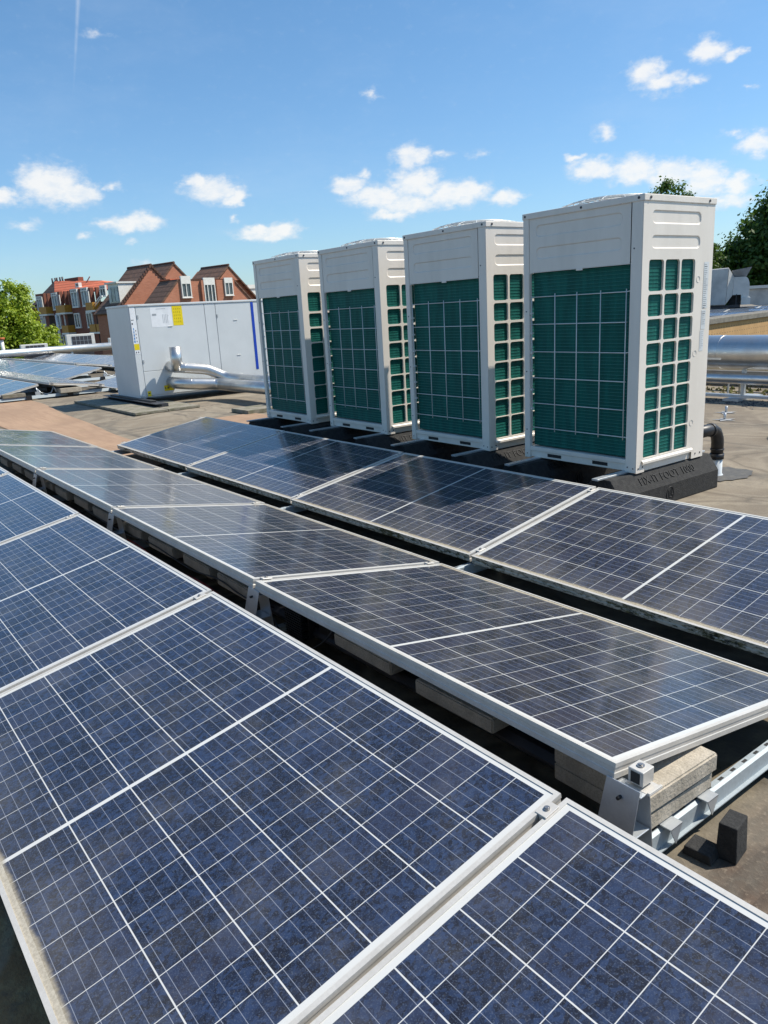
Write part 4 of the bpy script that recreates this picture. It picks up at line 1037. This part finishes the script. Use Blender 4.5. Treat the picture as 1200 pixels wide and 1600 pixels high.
# moss, leaves and litter collected along the kerb
rs = random.Random(21); mo = MB()
for k in range(900):
    x_ = rs.uniform(2.5, 8.5); y_ = -9.35 - abs(rs.gauss(0, .42)); y_ = max(y_, -10.33); s_ = rs.uniform(.008, .05); a = rs.uniform(0, 6.3)
    z_ = -1.298; h = rs.uniform(.004, .05) * (1 if y_ < -9.6 else .5)
    mo.add([(x_ + s_ * cos(a), y_ + s_ * sin(a), z_), (x_ + s_ * cos(a + 2.1), y_ + s_ * sin(a + 2.1), z_), (x_ + s_ * cos(a + 4.2), y_ + s_ * sin(a + 4.2), z_), (x_, y_, z_ + h)], [(0, 1, 3), (1, 2, 3), (2, 0, 3)])
tag(mo.build('moss_and_litter', M_moss), 'moss and brown litter gathered along the kerb', kind='stuff')
b_ = MB()
for k in range(260):
    x_ = rs.gauss(4.3, .6); y_ = rs.gauss(-8.75, .16); s_ = rs.uniform(.006, .022); a = rs.uniform(0, 6.3)
    b_.add([(x_ + s_ * cos(a), y_ + s_ * sin(a), -1.297), (x_ + s_ * cos(a + 2.1), y_ + s_ * sin(a + 2.1), -1.297), (x_ + s_ * cos(a + 4.2), y_ + s_ * sin(a + 4.2), -1.297), (x_, y_, -1.297 + s_ * .6)], [(0, 1, 3), (1, 2, 3), (2, 0, 3)])
tag(b_.build('roof_litter', M_blackm), 'dark gritty litter on the roof before the pipes', kind='stuff')
# two small fixing stubs on the roof
for i, (x_, y_) in enumerate(((4.12, -7.52), (4.36, -7.98))):
    r0 = thing('roof_anchor', (x_, y_, -1.30), (0, 0, .5), ('nearer', 'farther')[i] + ' of two small roof anchors on star shaped pale patches', 'anchor')
    b_ = MB(); vs = [(0, 0, .010)]
    for k in range(10):
        R_ = (.13, .055)[k % 2]; vs.append((R_ * cos(pi * k / 5), R_ * sin(pi * k / 5), .006))
    b_.add(vs, [(0, 1 + k, 1 + (k + 1) % 10) for k in range(10)]); b_.build('anchor_flashing', M_leadp, r0, fix=False)
    b_ = MB(); b_.cyl((0, 0, .0), (0, 0, .075), .014, 10); b_.build('anchor_pin', M_galv, r0)
# vent cowl cut by the right edge
r0 = thing('roof_cowl', (3.05, -6.92, -1.30), (0, 0, 0), 'pale roof cowl with sloping cap cut off by the right edge', 'vent')
b_ = MB(); b_.cyl((0, 0, 0), (0, 0, .12), .09, 24); b_.build('cowl_base', M_leadp, r0)
b_ = MB(); b_.tube([(0, 0, .09), (0, 0, .10), (0, 0, .20), (0, 0, .215)], .2, 24, radii=[.235, .24, .06, .03]); b_.build('cowl_cap', M_cladw, r0)

# ------------------------------------------------------------------ neighbour building on the right
NX, NY = 7.67, -13.36
nb = thing('neighbour_building', (NX, NY, -7.5), (0, 0, radians(-80.64)), 'long yellow brick building edge with a stone coping at the right', 'building')
ztop = 7.5 - .49
b_ = MB(); b_.box(-4, 60, 0.02, .32, 0, ztop - .105); b_.build('brick_wall', M_bricky, nb)
b_ = MB(); b_.box(-4.1, 60.1, -.03, .38, ztop - .105, ztop); M_cop = mat('pebbled_coping', (.26, .24, .20), .95, 0, (.14, .13, .11), 8, .9, 1., 60, .8); b_.build('coping', M_cop, nb, .01)
b_ = MB(); b_.box(-4, 60, .33, 9, 0, ztop - .27); b_.build('roof_deck', M_gravel, nb)
def loc(u, d, z):
    a = radians(-80.64); return (NX + u * cos(a) - d * sin(a), NY + u * sin(a) + d * cos(a), z)
for i, u_ in enumerate((-.40, 2.13, 4.67, 7.2, 9.7)):
    for j in range(2):
        for k in range(2):
            a = radians(-80.64); d_ = .50
            if j == 0:
                px_, py_, _ = loc(u_ - .03, d_ + PP * k + PL, 0); o = copy_tree(proto); o.rotation_euler = (-.155, 0, a - pi / 2)
            else:
                px_, py_, _ = loc(u_ + .03, d_ + PP * k, 0); o = copy_tree(proto); o.rotation_euler = (-.155, 0, a + pi / 2)
            o.location = (px_, py_, -.505)
            tag(o, ('left', 'right')[j] + ' slope, ' + ('front', 'back')[k] + ' panel, ' + ('first', 'second', 'third', 'fourth', 'fifth')[i] + ' tent on the neighbour roof', 'solar panel', 'solar panels on the neighbour roof')
    lg_ = thing('tent_support', loc(u_, .52, -.78), (0, 0, radians(-80.64)), ('first', 'second', 'third', 'fourth', 'fifth')[i] + ' pair of pale legs under the panel tents on the neighbour roof', 'support', 'supports of the neighbour panel tents')
    b_ = MB(); b_.add([(-.10, -.02, .0), (-.02, -.02, .0), (.0, -.02, .24), (-.05, -.02, .24), (-.10, .0, .0), (-.02, .0, .0), (.0, .0, .24), (-.05, .0, .24)], [(0, 1, 2, 3), (7, 6, 5, 4), (0, 4, 5, 1), (1, 5, 6, 2), (2, 6, 7, 3), (3, 7, 4, 0)])
    b_.box(.02, .08, -.02, .0, 0, .24); b_.build('leg', M_galv, lg_)
DA = radians(209.3)
ad = thing('air_duct', (11.62, -21.0, -.76), (0, 0, DA), 'grey wrapped air duct with a rounded elbow on the neighbour roof', 'air duct')
b_ = MB(); b_.add([(-1.2, 0, .36), (-.06, 0, .34), (-.02, 0, 1.34), (-1.2, 0, 1.30), (-1.2, 1.2, .36), (-.06, 1.2, .34), (-.02, 1.2, 1.34), (-1.2, 1.2, 1.30)], [(0, 1, 2, 3), (7, 6, 5, 4), (0, 4, 5, 1), (1, 5, 6, 2), (2, 6, 7, 3), (3, 7, 4, 0)])
b_.build('duct_box', M_canvas, ad, .02)
b_ = MB(); b_.add([(-.055, .01, .36), (-.015, .01, 1.32), (.13, .25, 1.08), (.11, .25, .60), (-.055, 1.19, .36), (-.015, 1.19, 1.32), (.13, 1.0, 1.08), (.11, 1.0, .60)], [(0, 3, 2, 1), (7, 4, 5, 6), (0, 4, 7, 3), (3, 7, 6, 2), (2, 6, 5, 1), (1, 5, 4, 0)])
b_.build('duct_taper', M_canvas, ad)
b_ = MB(); arc = [(.115, .60), (.13, 1.08), (.40, 1.08)] + [(.40 + .13 * sin(t_ * pi / 12), .82 + .26 * cos(t_ * pi / 12)) for t_ in range(1, 7)] + [(.53, .50), (.33, .50), (.33, .60)]
b_.prism(arc, .26, 1.0, 'y'); b_.box(.34, .57, .20, 1.05, .33, .52); b_.build('duct_elbow', M_canvasd, ad)
b_ = MB(); b_.add([(.13, .3, 1.085), (.13, .9, 1.085), (.44, .9, 1.085), (.44, .3, 1.085), (.06, .2, 1.26), (.06, 1.0, 1.26), (.56, 1.0, 1.33), (.56, .2, 1.33)], [(0, 3, 2, 1), (0, 1, 5, 4), (1, 2, 6, 5), (2, 3, 7, 6), (3, 0, 4, 7), (4, 5, 6, 7)])
b_.build('duct_hood', M_leadp, ad)
b_ = MB(); b_.box(-1.2, .3, .1, .2, .26, .335); b_.box(-1.2, .7, .05, 1.1, .10, .24); b_.box(.20, .225, .22, .25, .2, .62); b_.box(.02, .33, .7, .9, .24, .6); b_.build('duct_frame', M_blackm, ad)
ad2 = thing('air_duct', (12.2, -24.6, -1.03), (0, 0, DA), 'low tapering grey duct box right of the elbow, cut by the right edge', 'air duct')
b_ = MB(); b_.add([(-.8, 0, .60), (-.2, 0, .45), (1.8, 0, .45), (1.8, 0, .98), (-.2, 0, 1.0), (-.8, 0, 1.0), (-.8, 1.2, .60), (-.2, 1.2, .45), (1.8, 1.2, .45), (1.8, 1.2, .98), (-.2, 1.2, 1.0), (-.8, 1.2, 1.0)],
     [(0, 1, 2, 3, 4, 5), (11, 10, 9, 8, 7, 6), (0, 6, 7, 1), (1, 7, 8, 2), (2, 8, 9, 3), (3, 9, 10, 4), (4, 10, 11, 5), (5, 11, 6, 0)]); b_.build('duct_box', M_canvas, ad2)
b_ = MB(); b_.box(-.85, 3, -.1, 1.4, 1.01, 1.10); b_.build('duct_cover', M_trim, ad2)
b_ = MB(); b_.box(-.9, 3, .0, 1.2, .1, .44); b_.build('duct_frame', M_blackm, ad2)

# ------------------------------------------------------------------ gabled brick houses beyond, built facing the roof
AH = radians(-80.64)
def poly_wall(mb, pts, d0, d1): mb.prism(pts, d0, d1, 'y')
def roof_slab(mb, p0, p1, d0, d1, th=.14):
    """sloping roof from p0 (u, z) to p1, running back d0..d1"""
    dx, dz = p1[0] - p0[0], p1[1] - p0[1]; L_ = sqrt(dx * dx + dz * dz); nx, nz = -dz / L_, dx / L_
    if nz < 0: nx, nz = -nx, -nz
    mb.prism([p0, p1, (p1[0] + nx * th, p1[1] + nz * th), (p0[0] + nx * th, p0[1] + nz * th)], d0, d1, 'y')
def window(parent, x0, x1, z0, z1, y, panes=2, glass=None, header=0., depth=.10, ft=.055):
    f = MB(); f.box(x0, x1, y - depth, y, z0, z0 + ft); f.box(x0, x1, y - depth, y, z1 - ft - header, z1)
    f.box(x0, x0 + ft, y - depth, y, z0 + ft, z1 - ft - header); f.box(x1 - ft, x1, y - depth, y, z0 + ft, z1 - ft - header)
    for k in range(1, panes):
        xm_ = x0 + (x1 - x0) * k / panes; f.box(xm_ - ft * .4, xm_ + ft * .4, y - depth + .01, y, z0 + ft, z1 - ft - header)
    wn_ = f.build('window', M_trim, parent)
    p_ = MB(); p_.box(x0 + ft * .6, x1 - ft * .6, y - depth * .45, y - depth * .40, z0 + ft * .6, z1 - ft * .6 - header); p_.build('pane', glass or M_glassw, wn_)
    s_ = MB(); s_.box(x0 - .04, x1 + .04, y - depth - .04, y, z0 - .05, z0 - .003); s_.build('sill', M_trim, wn_)
    return wn_
# house with dormer
h1 = thing('gabled_house', (60.51, -23.75, 0), (0, 0, AH), 'brick gable house with a white dormer on its left slope, leftmost of the gables', 'house')
ez = 4.28
b_ = MB(); b_.prism([(-3.3, -7.5), (4.2, -7.5), (4.2, .05), (0, ez - .18), (-3.3, .83)], 0, 3.3, 'y'); b_.build('wall', M_brick, h1)
b_ = MB(); roof_slab(b_, (-3.45, ez - .16 - 3.45 * .985), (0, ez - .14), -.06, 3.45); roof_slab(b_, (0, ez - .14), (4.6, ez - .14 - 4.6), -.06, 3.45); rf = b_.build('roof', M_tiles, h1)
b_ = MB(); b_.tube([(0, -.09, ez + .03), (0, 3.5, ez + .03)], .10, 8); b_.build('ridge_tile_row', M_ridge, rf)
b_ = MB(); 
for k in range(22):
    t_ = k / 22 * 4.3
    if t_ < 3.3: b_.box(-t_ - .19, -t_ - .02, -.10, .04, ez - t_ - .19, ez - t_ - .0)
    b_.box(t_ + .02, t_ + .19, -.10, .04, ez - t_ - .19, ez - t_ - .0)
b_.build('verge_tiles', M_ridge, rf)
b_ = MB(); b_.prism([(-2.78, 1.50), (-2.78, 3.0), (-1.25, 3.0)], .34, 2.0, 'y'); dm_ = b_.build('dormer', M_trim, h1)
b_ = MB(); b_.box(-2.95, -1.1, .26, 2.15, 3.0, 3.12); b_.build('dormer_roof', M_trim, dm_)
b_ = MB(); 
for k in range(3): b_.box(-2.84, -2.785, .42 + k * .52, .85 + k * .52, 1.66, 2.74)
b_.build('dormer_pane', M_glassb, dm_)
# taller gable behind
h2 = thing('gabled_house', (63.53, -26.93, 0), (0, 0, AH), 'brick gable rising behind, second from the left of the gables', 'house')
ez = 4.66
b_ = MB(); b_.prism([(-3.2, -7.5), (3.4, -7.5), (3.4, 1.1), (0, ez - .18), (-3.2, 1.3)], 0, 3.2, 'y'); b_.build('wall', M_brick, h2)
b_ = MB(); roof_slab(b_, (-3.5, ez - .16 - 3.5), (0, ez - .14), -.06, 3.3); roof_slab(b_, (0, ez - .14), (3.7, ez - .14 - 3.6), -.06, 3.3); rf = b_.build('roof', M_tiles, h2)
b_ = MB(); b_.tube([(0, -.09, ez + .03), (0, 3.4, ez + .03)], .10, 8); b_.build('ridge_tile_row', M_ridge, rf)
# flat topped front block
h3 = thing('brick_house', (56.3, -28.27, 0), (0, 0, AH), 'brick block with a flat top between two slopes and three white framed windows', 'house')
b_ = MB(); b_.prism([(-8.0, -7.5), (3.6, -7.5), (3.6, -.7), (-.02, 2.84), (-1.60, 2.86), (-4.78, 2.86), (-8.0, -.4)], -.45, 1.9, 'y'); b_.build('wall', M_brick, h3)
b_ = MB(); b_.box(-3.02, -2.86, -.62, -.452, -2, 2.80); b_.box(-1.66, 0, -.60, -.455, -2, 2.82); b_.build('wall_pier', M_brick, h3)
b_ = MB(); roof_slab(b_, (-8.2, -.60), (-4.84, 2.80), -.50, 1.95, .12); b_.build('roof', M_tiles, h3)
b_ = MB(); roof_slab(b_, (-.02, 2.80), (3.8, -.95), -.52, 1.95, .10); b_.build('roof', M_tiles, h3)
b_ = MB(); b_.box(-4.95, -.1, -.50, 1.95, 2.862, 2.90); b_.build('roof_edge', M_ridge, h3)
b_ = MB(); b_.box(-5.0, -3.9, .4, 1.9, 2.902, 2.98); b_.build('red_flashing', M_tilesr, h3)
b_ = MB(); b_.prism([(-6.72, .85), (-6.60, .80), (-4.98, 2.50), (-5.08, 2.62)], -.62, -.505, 'y')
window(h3, -4.72, -3.90, 1.60, 3.12, -.45, 2, None, .48, .14, .07)
window(h3, -2.80, -1.80, .55, 2.98, -.45, 3, None, .45, .16, .07)
window(h3, -.98, -.22, 1.66, 2.96, -.60, 2, None, .32, .10, .07)
# steep gable on the right
h4 = thing('gabled_house', (56.3, -28.27, 0), (0, 0, AH), 'steep brick gable with brown tiles, rightmost of the gables', 'house')
ez = 3.92
b_ = MB(); b_.prism([(-1.35, -7.5), (4.6, -7.5), (4.6, -.55), (0, ez - .18), (-1.35, 2.55)], 1.95, 4.2, 'y'); b_.build('wall', M_brick, h4)
b_ = MB(); b_.prism([(-1.0, 2.80), (1.0, 2.80), (0, ez - .18)], -.02, 1.94, 'y'); b_.prism([(.0, 2.8), (1.0, 2.8), (4.4, -.5), (3.4, -.5)], .3, 1.94, 'y'); b_.build('upper_gable', M_brick, h4)
b_ = MB(); roof_slab(b_, (-1.25, 2.72), (0, ez - .14), -.08, 3.6); roof_slab(b_, (0, ez - .14), (4.7, ez - .14 - 4.6), -.08, 3.6, .10); rf = b_.build('roof', M_tiles, h4)
b_ = MB(); b_.tube([(0, -.10, ez + .02), (0, 3.6, ez + .02)], .09, 8); b_.build('ridge_tile_row', M_ridge, rf)
b_ = MB(); b_.box(-.5, 9, 0, .4, -1, 0); b_.box(-.5, 9, -.08, .5, .0, .32)
pw = b_.build('parapet', M_trim); pw.location = (62, -33.2, 2.35); pw.rotation_euler = (0, 0, AH); tag(pw, 'pale roof parapet seen right of the rightmost gable', 'parapet')
b_ = MB(); b_.box(-.4, 8.9, .05, 6, -9.8, -1.02); lo = b_.build('low_block', M_greywall); lo.location = (62, -33.2, 2.35); lo.rotation_euler = (0, 0, AH); tag(lo, 'grey wall carrying the pale parapet behind the gables', 'building')

# ------------------------------------------------------------------ apartment block
ap = thing('apartment_block', (109.88, -26.39, 0), (0, 0, radians(189.24)), 'dark brick apartment block with ochre balconies and a bright red roof at the left', 'apartment block')
b_ = MB(); b_.box(-2.5, 22.5, 0, 9, -7.5, 2.0)
# top storey bays: brick piers standing in front of the sloping roof
for (x0, x1) in ((1.7, 4.1), (6.2, 8.6), (11.4, 16.7)): b_.box(x0, x1, .0, .45, 2.002, 4.25)
for x0 in (4.6, 9.5, 10.6, 17.6): b_.box(x0, x0 + .35, .1, .5, 2.002, 4.2)
b_.build('wall', M_brickd, ap)
b_ = MB(); b_.prism([(.3, 1.95), (4.4, 5.35), (4.4, 1.9)], -2.6, 6.9, 'x')
# main roof: dark left part, red part
m_ = MB(); m_.add([(-2.4, .5, 2.6), (6.2, .5, 4.0), (1.9, 2.7, 5.85), (-2.4, 5, 2.6), (1.9, 5.0, 4.2)], [(0, 1, 2), (0, 2, 3), (3, 2, 4)]); m_.build('dark_roof', M_tiles, ap, fix=False)
m_ = MB(); m_.add([(6.2, .5, 4.0), (22.4, .5, 3.9), (14.6, 2.7, 5.12), (1.9, 2.7, 5.85), (22.4, 5.2, 4.0), (1.9, 5.2, 4.2), (6.2, .52, 2.0), (22.4, .52, 2.0)], [(0, 1, 2, 3), (3, 2, 4, 5), (1, 4, 2)]); rr = m_.build('red_roof', M_tilesr, ap, fix=False)
m_ = MB(); m_.box(-2.4, 22.4, .54, 5, 2.003, 2.6); m_.build('roof_base', M_brickd, ap)
window(rr, 11.3, 12.2, 4.55, 5.05, 1.3, 1, None, 0, .4, .14)
for x_ in (.9, 1.8, 2.3, 3.2, 3.9):
    m_ = MB(); m_.cyl((x_, 2.9, 5.3), (x_, 2.9, 6.25), .12, 8); m_.build('flue_pipe', M_blackm, ap)
m_ = MB(); m_.box(4.4, 8.2, 2.9, 3.6, 5.0, 5.95); m_.build('chimney', M_brickd, ap)
m_ = MB(); m_.cyl((10.4, 2.8, 5.1), (11.6, 2.8, 5.8), .07, 6); m_.build('roof_vent', M_leadp, ap)
for (x0, x1, z0, z1, gl_) in ((2.25, 3.6, 2.08, 3.95, M_glassb), (6.75, 8.2, 2.1, 4.15, M_glassb), (12.1, 13.7, 2.18, 4.28, M_glassb), (14.75, 16.3, 2.2, 4.30, M_glassb), (19.4, 20.7, 3.1, 4.28, M_glassw)):
    wn_ = window(ap, x0, x1, z0, z1, 0, 2, gl_, .0, .22, .13)
    h_ = MB(); h_.box(x0, x1, -.25, -.23, z1 - .42, z1 - .30); 
    for k in range(1, 4): h_.box(x0 + (x1 - x0) * k / 4 - .05, x0 + (x1 - x0) * k / 4 + .05, -.25, -.23, z1 - .30, z1 - .12)
    h_.build('window_bars', M_trim, wn_)
for (x0, x1, z0, z1) in ((2.5, 3.35, .2, 1.45), (6.8, 8.15, -.18, 1.5), (11.95, 13.35, -.2, 1.52), (15.1, 16.55, -.25, 1.5), (12.5, 16.2, -2.4, -.95), (6.9, 8.2, -2.4, -1.0)):
    window(ap, x0, x1, z0, z1, 0, 2 if x1 - x0 < 2 else 5, M_glassb if x0 in (6.8,) else M_glassw, 0, .16, .13)
for (x0, x1, zz) in ((-.1, 1.6, 1.68), (4.2, 6.25, 1.68), (9.0, 11.4, 1.68), (16.85, 18.6, 1.68), (4.15, 6.2, -.70), (9.85, 11.5, -.70), (17.05, 18.5, -.75), (18.75, 19.9, -.75)):
    bl = MB(); bl.box(x0, x1, -.9, -.84, zz, zz + .86); bl.box(x0, x0 + .05, -.84, -.002, zz, zz + .86); bl.box(x1 - .05, x1, -.84, -.002, zz, zz + .86)
    bk_ = bl.build('balcony', M_balc, ap)
    s_ = MB(); s_.box(x0 - .1, x1 + .1, -.95, -.002, zz - .20, zz - .005); s_.build('balcony_slab', M_trim, bk_)
    s_ = MB(); s_.box((x0 + x1) / 2 - .06, (x0 + x1) / 2 + .06, -.80, -.70, zz + .0, zz + 2.1); s_.build('white_post', M_trim, bk_)
for (x0, x1, z0, z1) in ((4.7, 6.3, -.6, 1.45), (9.9, 11.5, -.6, 1.45), (17.3, 18.5, -.6, 1.45), (18.9, 20.0, -.6, 1.4), (10.1, 11.3, -3.0, -.98), (17.3, 18.7, -3.0, -.98), (4.7, 6.0, -3.0, -.98)):
    r_ = MB(); r_.box(x0, x1, -.02, -.004, z0, z1); r_.build('recess', M_dark, ap)
m_ = MB(); m_.tube([(9.0, -.98, 1.5), (9.35, -.98, -2.4)], .17, 8); m_.build('drain_pipe', M_trim, ap)
m_ = MB(); m_.tube([(17.6, -.6, 1.9), (20.3, -.6, 3.2)], .07, 6); m_.tube([(18.6, -.6, 2.1), (20.6, -.6, 3.1)], .07, 6); m_.build('white_rail', M_trim, ap)
lw = MB(); lw.box(-9, .3, -1, 6, -7.5, 3.2); lo = lw.build('pale_block', M_trim, None); lo.location = (112.0, -25.2, 0); lo.rotation_euler = (0, 0, radians(189.24)); tag(lo, 'pale flat roofed block at the left end of the apartment block', 'building')

# ------------------------------------------------------------------ trees
def tree(name, loc_, clumps, leaf_m, n_leaves, leaf, label, cat='tree', group=None, seed=1, trunk_r=.3, base=-7.5):
    """clumps: (x, y, z, r) relative to loc_, z absolute height"""
    rs = random.Random(seed)
    root = thing(name, loc_, (0, 0, 0), label, cat, group)
    tot = sum(c[3] ** 2 for c in clumps); mb = MB()
    V = []; F = []
    for (cx, cy, cz, cr) in clumps:
        # split each big clump in small tufts
        nt = max(8, int(26 * cr)); tufts = []
        for _ in range(nt):
            while True:
                d = Vector((rs.gauss(0, 1), rs.gauss(0, 1), rs.gauss(0, 1) * .9))
                if d.length > .1: break
            d.normalize(); rr_ = cr * (rs.uniform(.45, 1.0) ** .5)
            tufts.append((Vector((cx, cy, cz)) + d * rr_, cr * rs.uniform(.16, .36)))
        per = int(n_leaves * cr ** 2 / tot / nt)
        for (tc_, tr_) in tufts:
            for _ in range(per):
                d = Vector((rs.gauss(0, 1), rs.gauss(0, 1), rs.gauss(0, .8)))
                p = tc_ + d * tr_ * .62
                nn = (d.normalized() + Vector((rs.gauss(0, .6), rs.gauss(0, .6), .5 + rs.gauss(0, .5)))).normalized()
                a = nn.cross(Vector((rs.gauss(0, 1), rs.gauss(0, 1), rs.gauss(0, 1)))).normalized(); b2 = nn.cross(a); s_ = leaf * rs.uniform(.6, 1.3)
                o = len(V); V += [p - a * s_ * .5, p + b2 * s_ * .28, p + a * s_ * .5, p - b2 * s_ * .28]; F.append((o, o + 1, o + 2, o + 3))
    me = bpy.data.meshes.new('crown'); me.from_pydata([tuple(v_) for v_ in V], [], F); me.materials.append(leaf_m)
    cr_ = bpy.data.objects.new('crown', me); C.objects.link(cr_); cr_.parent = root
    t_ = MB(); z0 = base - loc_[2]; zc = min(c[2] for c in clumps)
    mx = sum(c[0] for c in clumps) / len(clumps); my = sum(c[1] for c in clumps) / len(clumps)
    t_.tube([(mx, my, z0), (mx + .1, my, (z0 + zc) / 2), (mx, my + .1, zc + .5)], trunk_r, 10, radii=[trunk_r * 1.3, trunk_r, trunk_r * .7])
    t_.build('trunk', M_trunk, root)
    l_ = MB()
    for (cx, cy, cz, cr) in clumps: l_.tube([(mx, my, zc - .5), (mx + (cx - mx) * .4, my + (cy - my) * .4, zc + (cz - zc) * .5), (cx, cy, cz)], .1, 6, radii=[trunk_r * .5, trunk_r * .3, trunk_r * .1])
    l_.build('limb', M_trunk, root)
    return root
# bright spring tree left (seen from below its top, in front of the apartment block)
tree('leafy_tree', (58.5, -12.6, 0), [(0, .6, .6, 2.0), (-.2, -.2, 1.9, 1.2), (0, -1.2, -.3, 1.5), (.5, 2.4, .9, 1.9), (-.3, -1.5, -1.5, 1.4), (0, .5, -2.0, 2.4), (.6, 3.0, -2.0, 2.4)], M_leaf_bright, 60000, .21,
     'bright green spring tree at the left edge in front of the apartment block', seed=3)
# dark trees on the right
tree('dark_tree', (20.6, -41.5, 0), [(0, -1.2, 2.0, 2.6), (-.6, -1.4, 3.6, 1.7), (-1.6, -2.2, 4.2, 2.2), (1.6, .2, .6, 1.9), (.2, -1.0, .0, 2.4), (-1.8, -3.0, 1.5, 2.8), (1.9, 1.2, -1.2, 2.0)], M_leaf_dark, 120000, .24,
     'large dark green tree filling the right edge behind the ducts', seed=8, group=None)
tree('leafy_tree', (22.6, -39.4, 0), [(.2, .35, 1.0, .95), (.1, .1, -.1, 1.1), (.4, .7, 2.0, .6)], M_leaf_mid, 20000, .16, 'lighter green tree just right of the biggest heat pump', seed=12, trunk_r=.15)
tree('leafy_tree', (26.6, -41.0, 0), [(0, 0, 4.6, 1.35), (.6, -.7, 3.2, 1.5), (-.3, .5, 3.6, 1.4), (0, 0, 1.5, 2.0)], M_leaf_mid, 30000, .18, 'round tree top peeping over the biggest heat pump', seed=15, trunk_r=.22)
tree('dark_tree', (17.5, -46.5, 0), [(0, 0, 1.5, 3.0), (-2, -2, 2.5, 3.0), (2.5, 1.5, .5, 2.6), (3.5, 2.5, -1.6, 2.2), (0, 0, -1.5, 3)], M_leaf_dark, 50000, .26, 'deep green tree mass behind the neighbour roof at far right', seed=22)
bpy.context.view_layer.update()
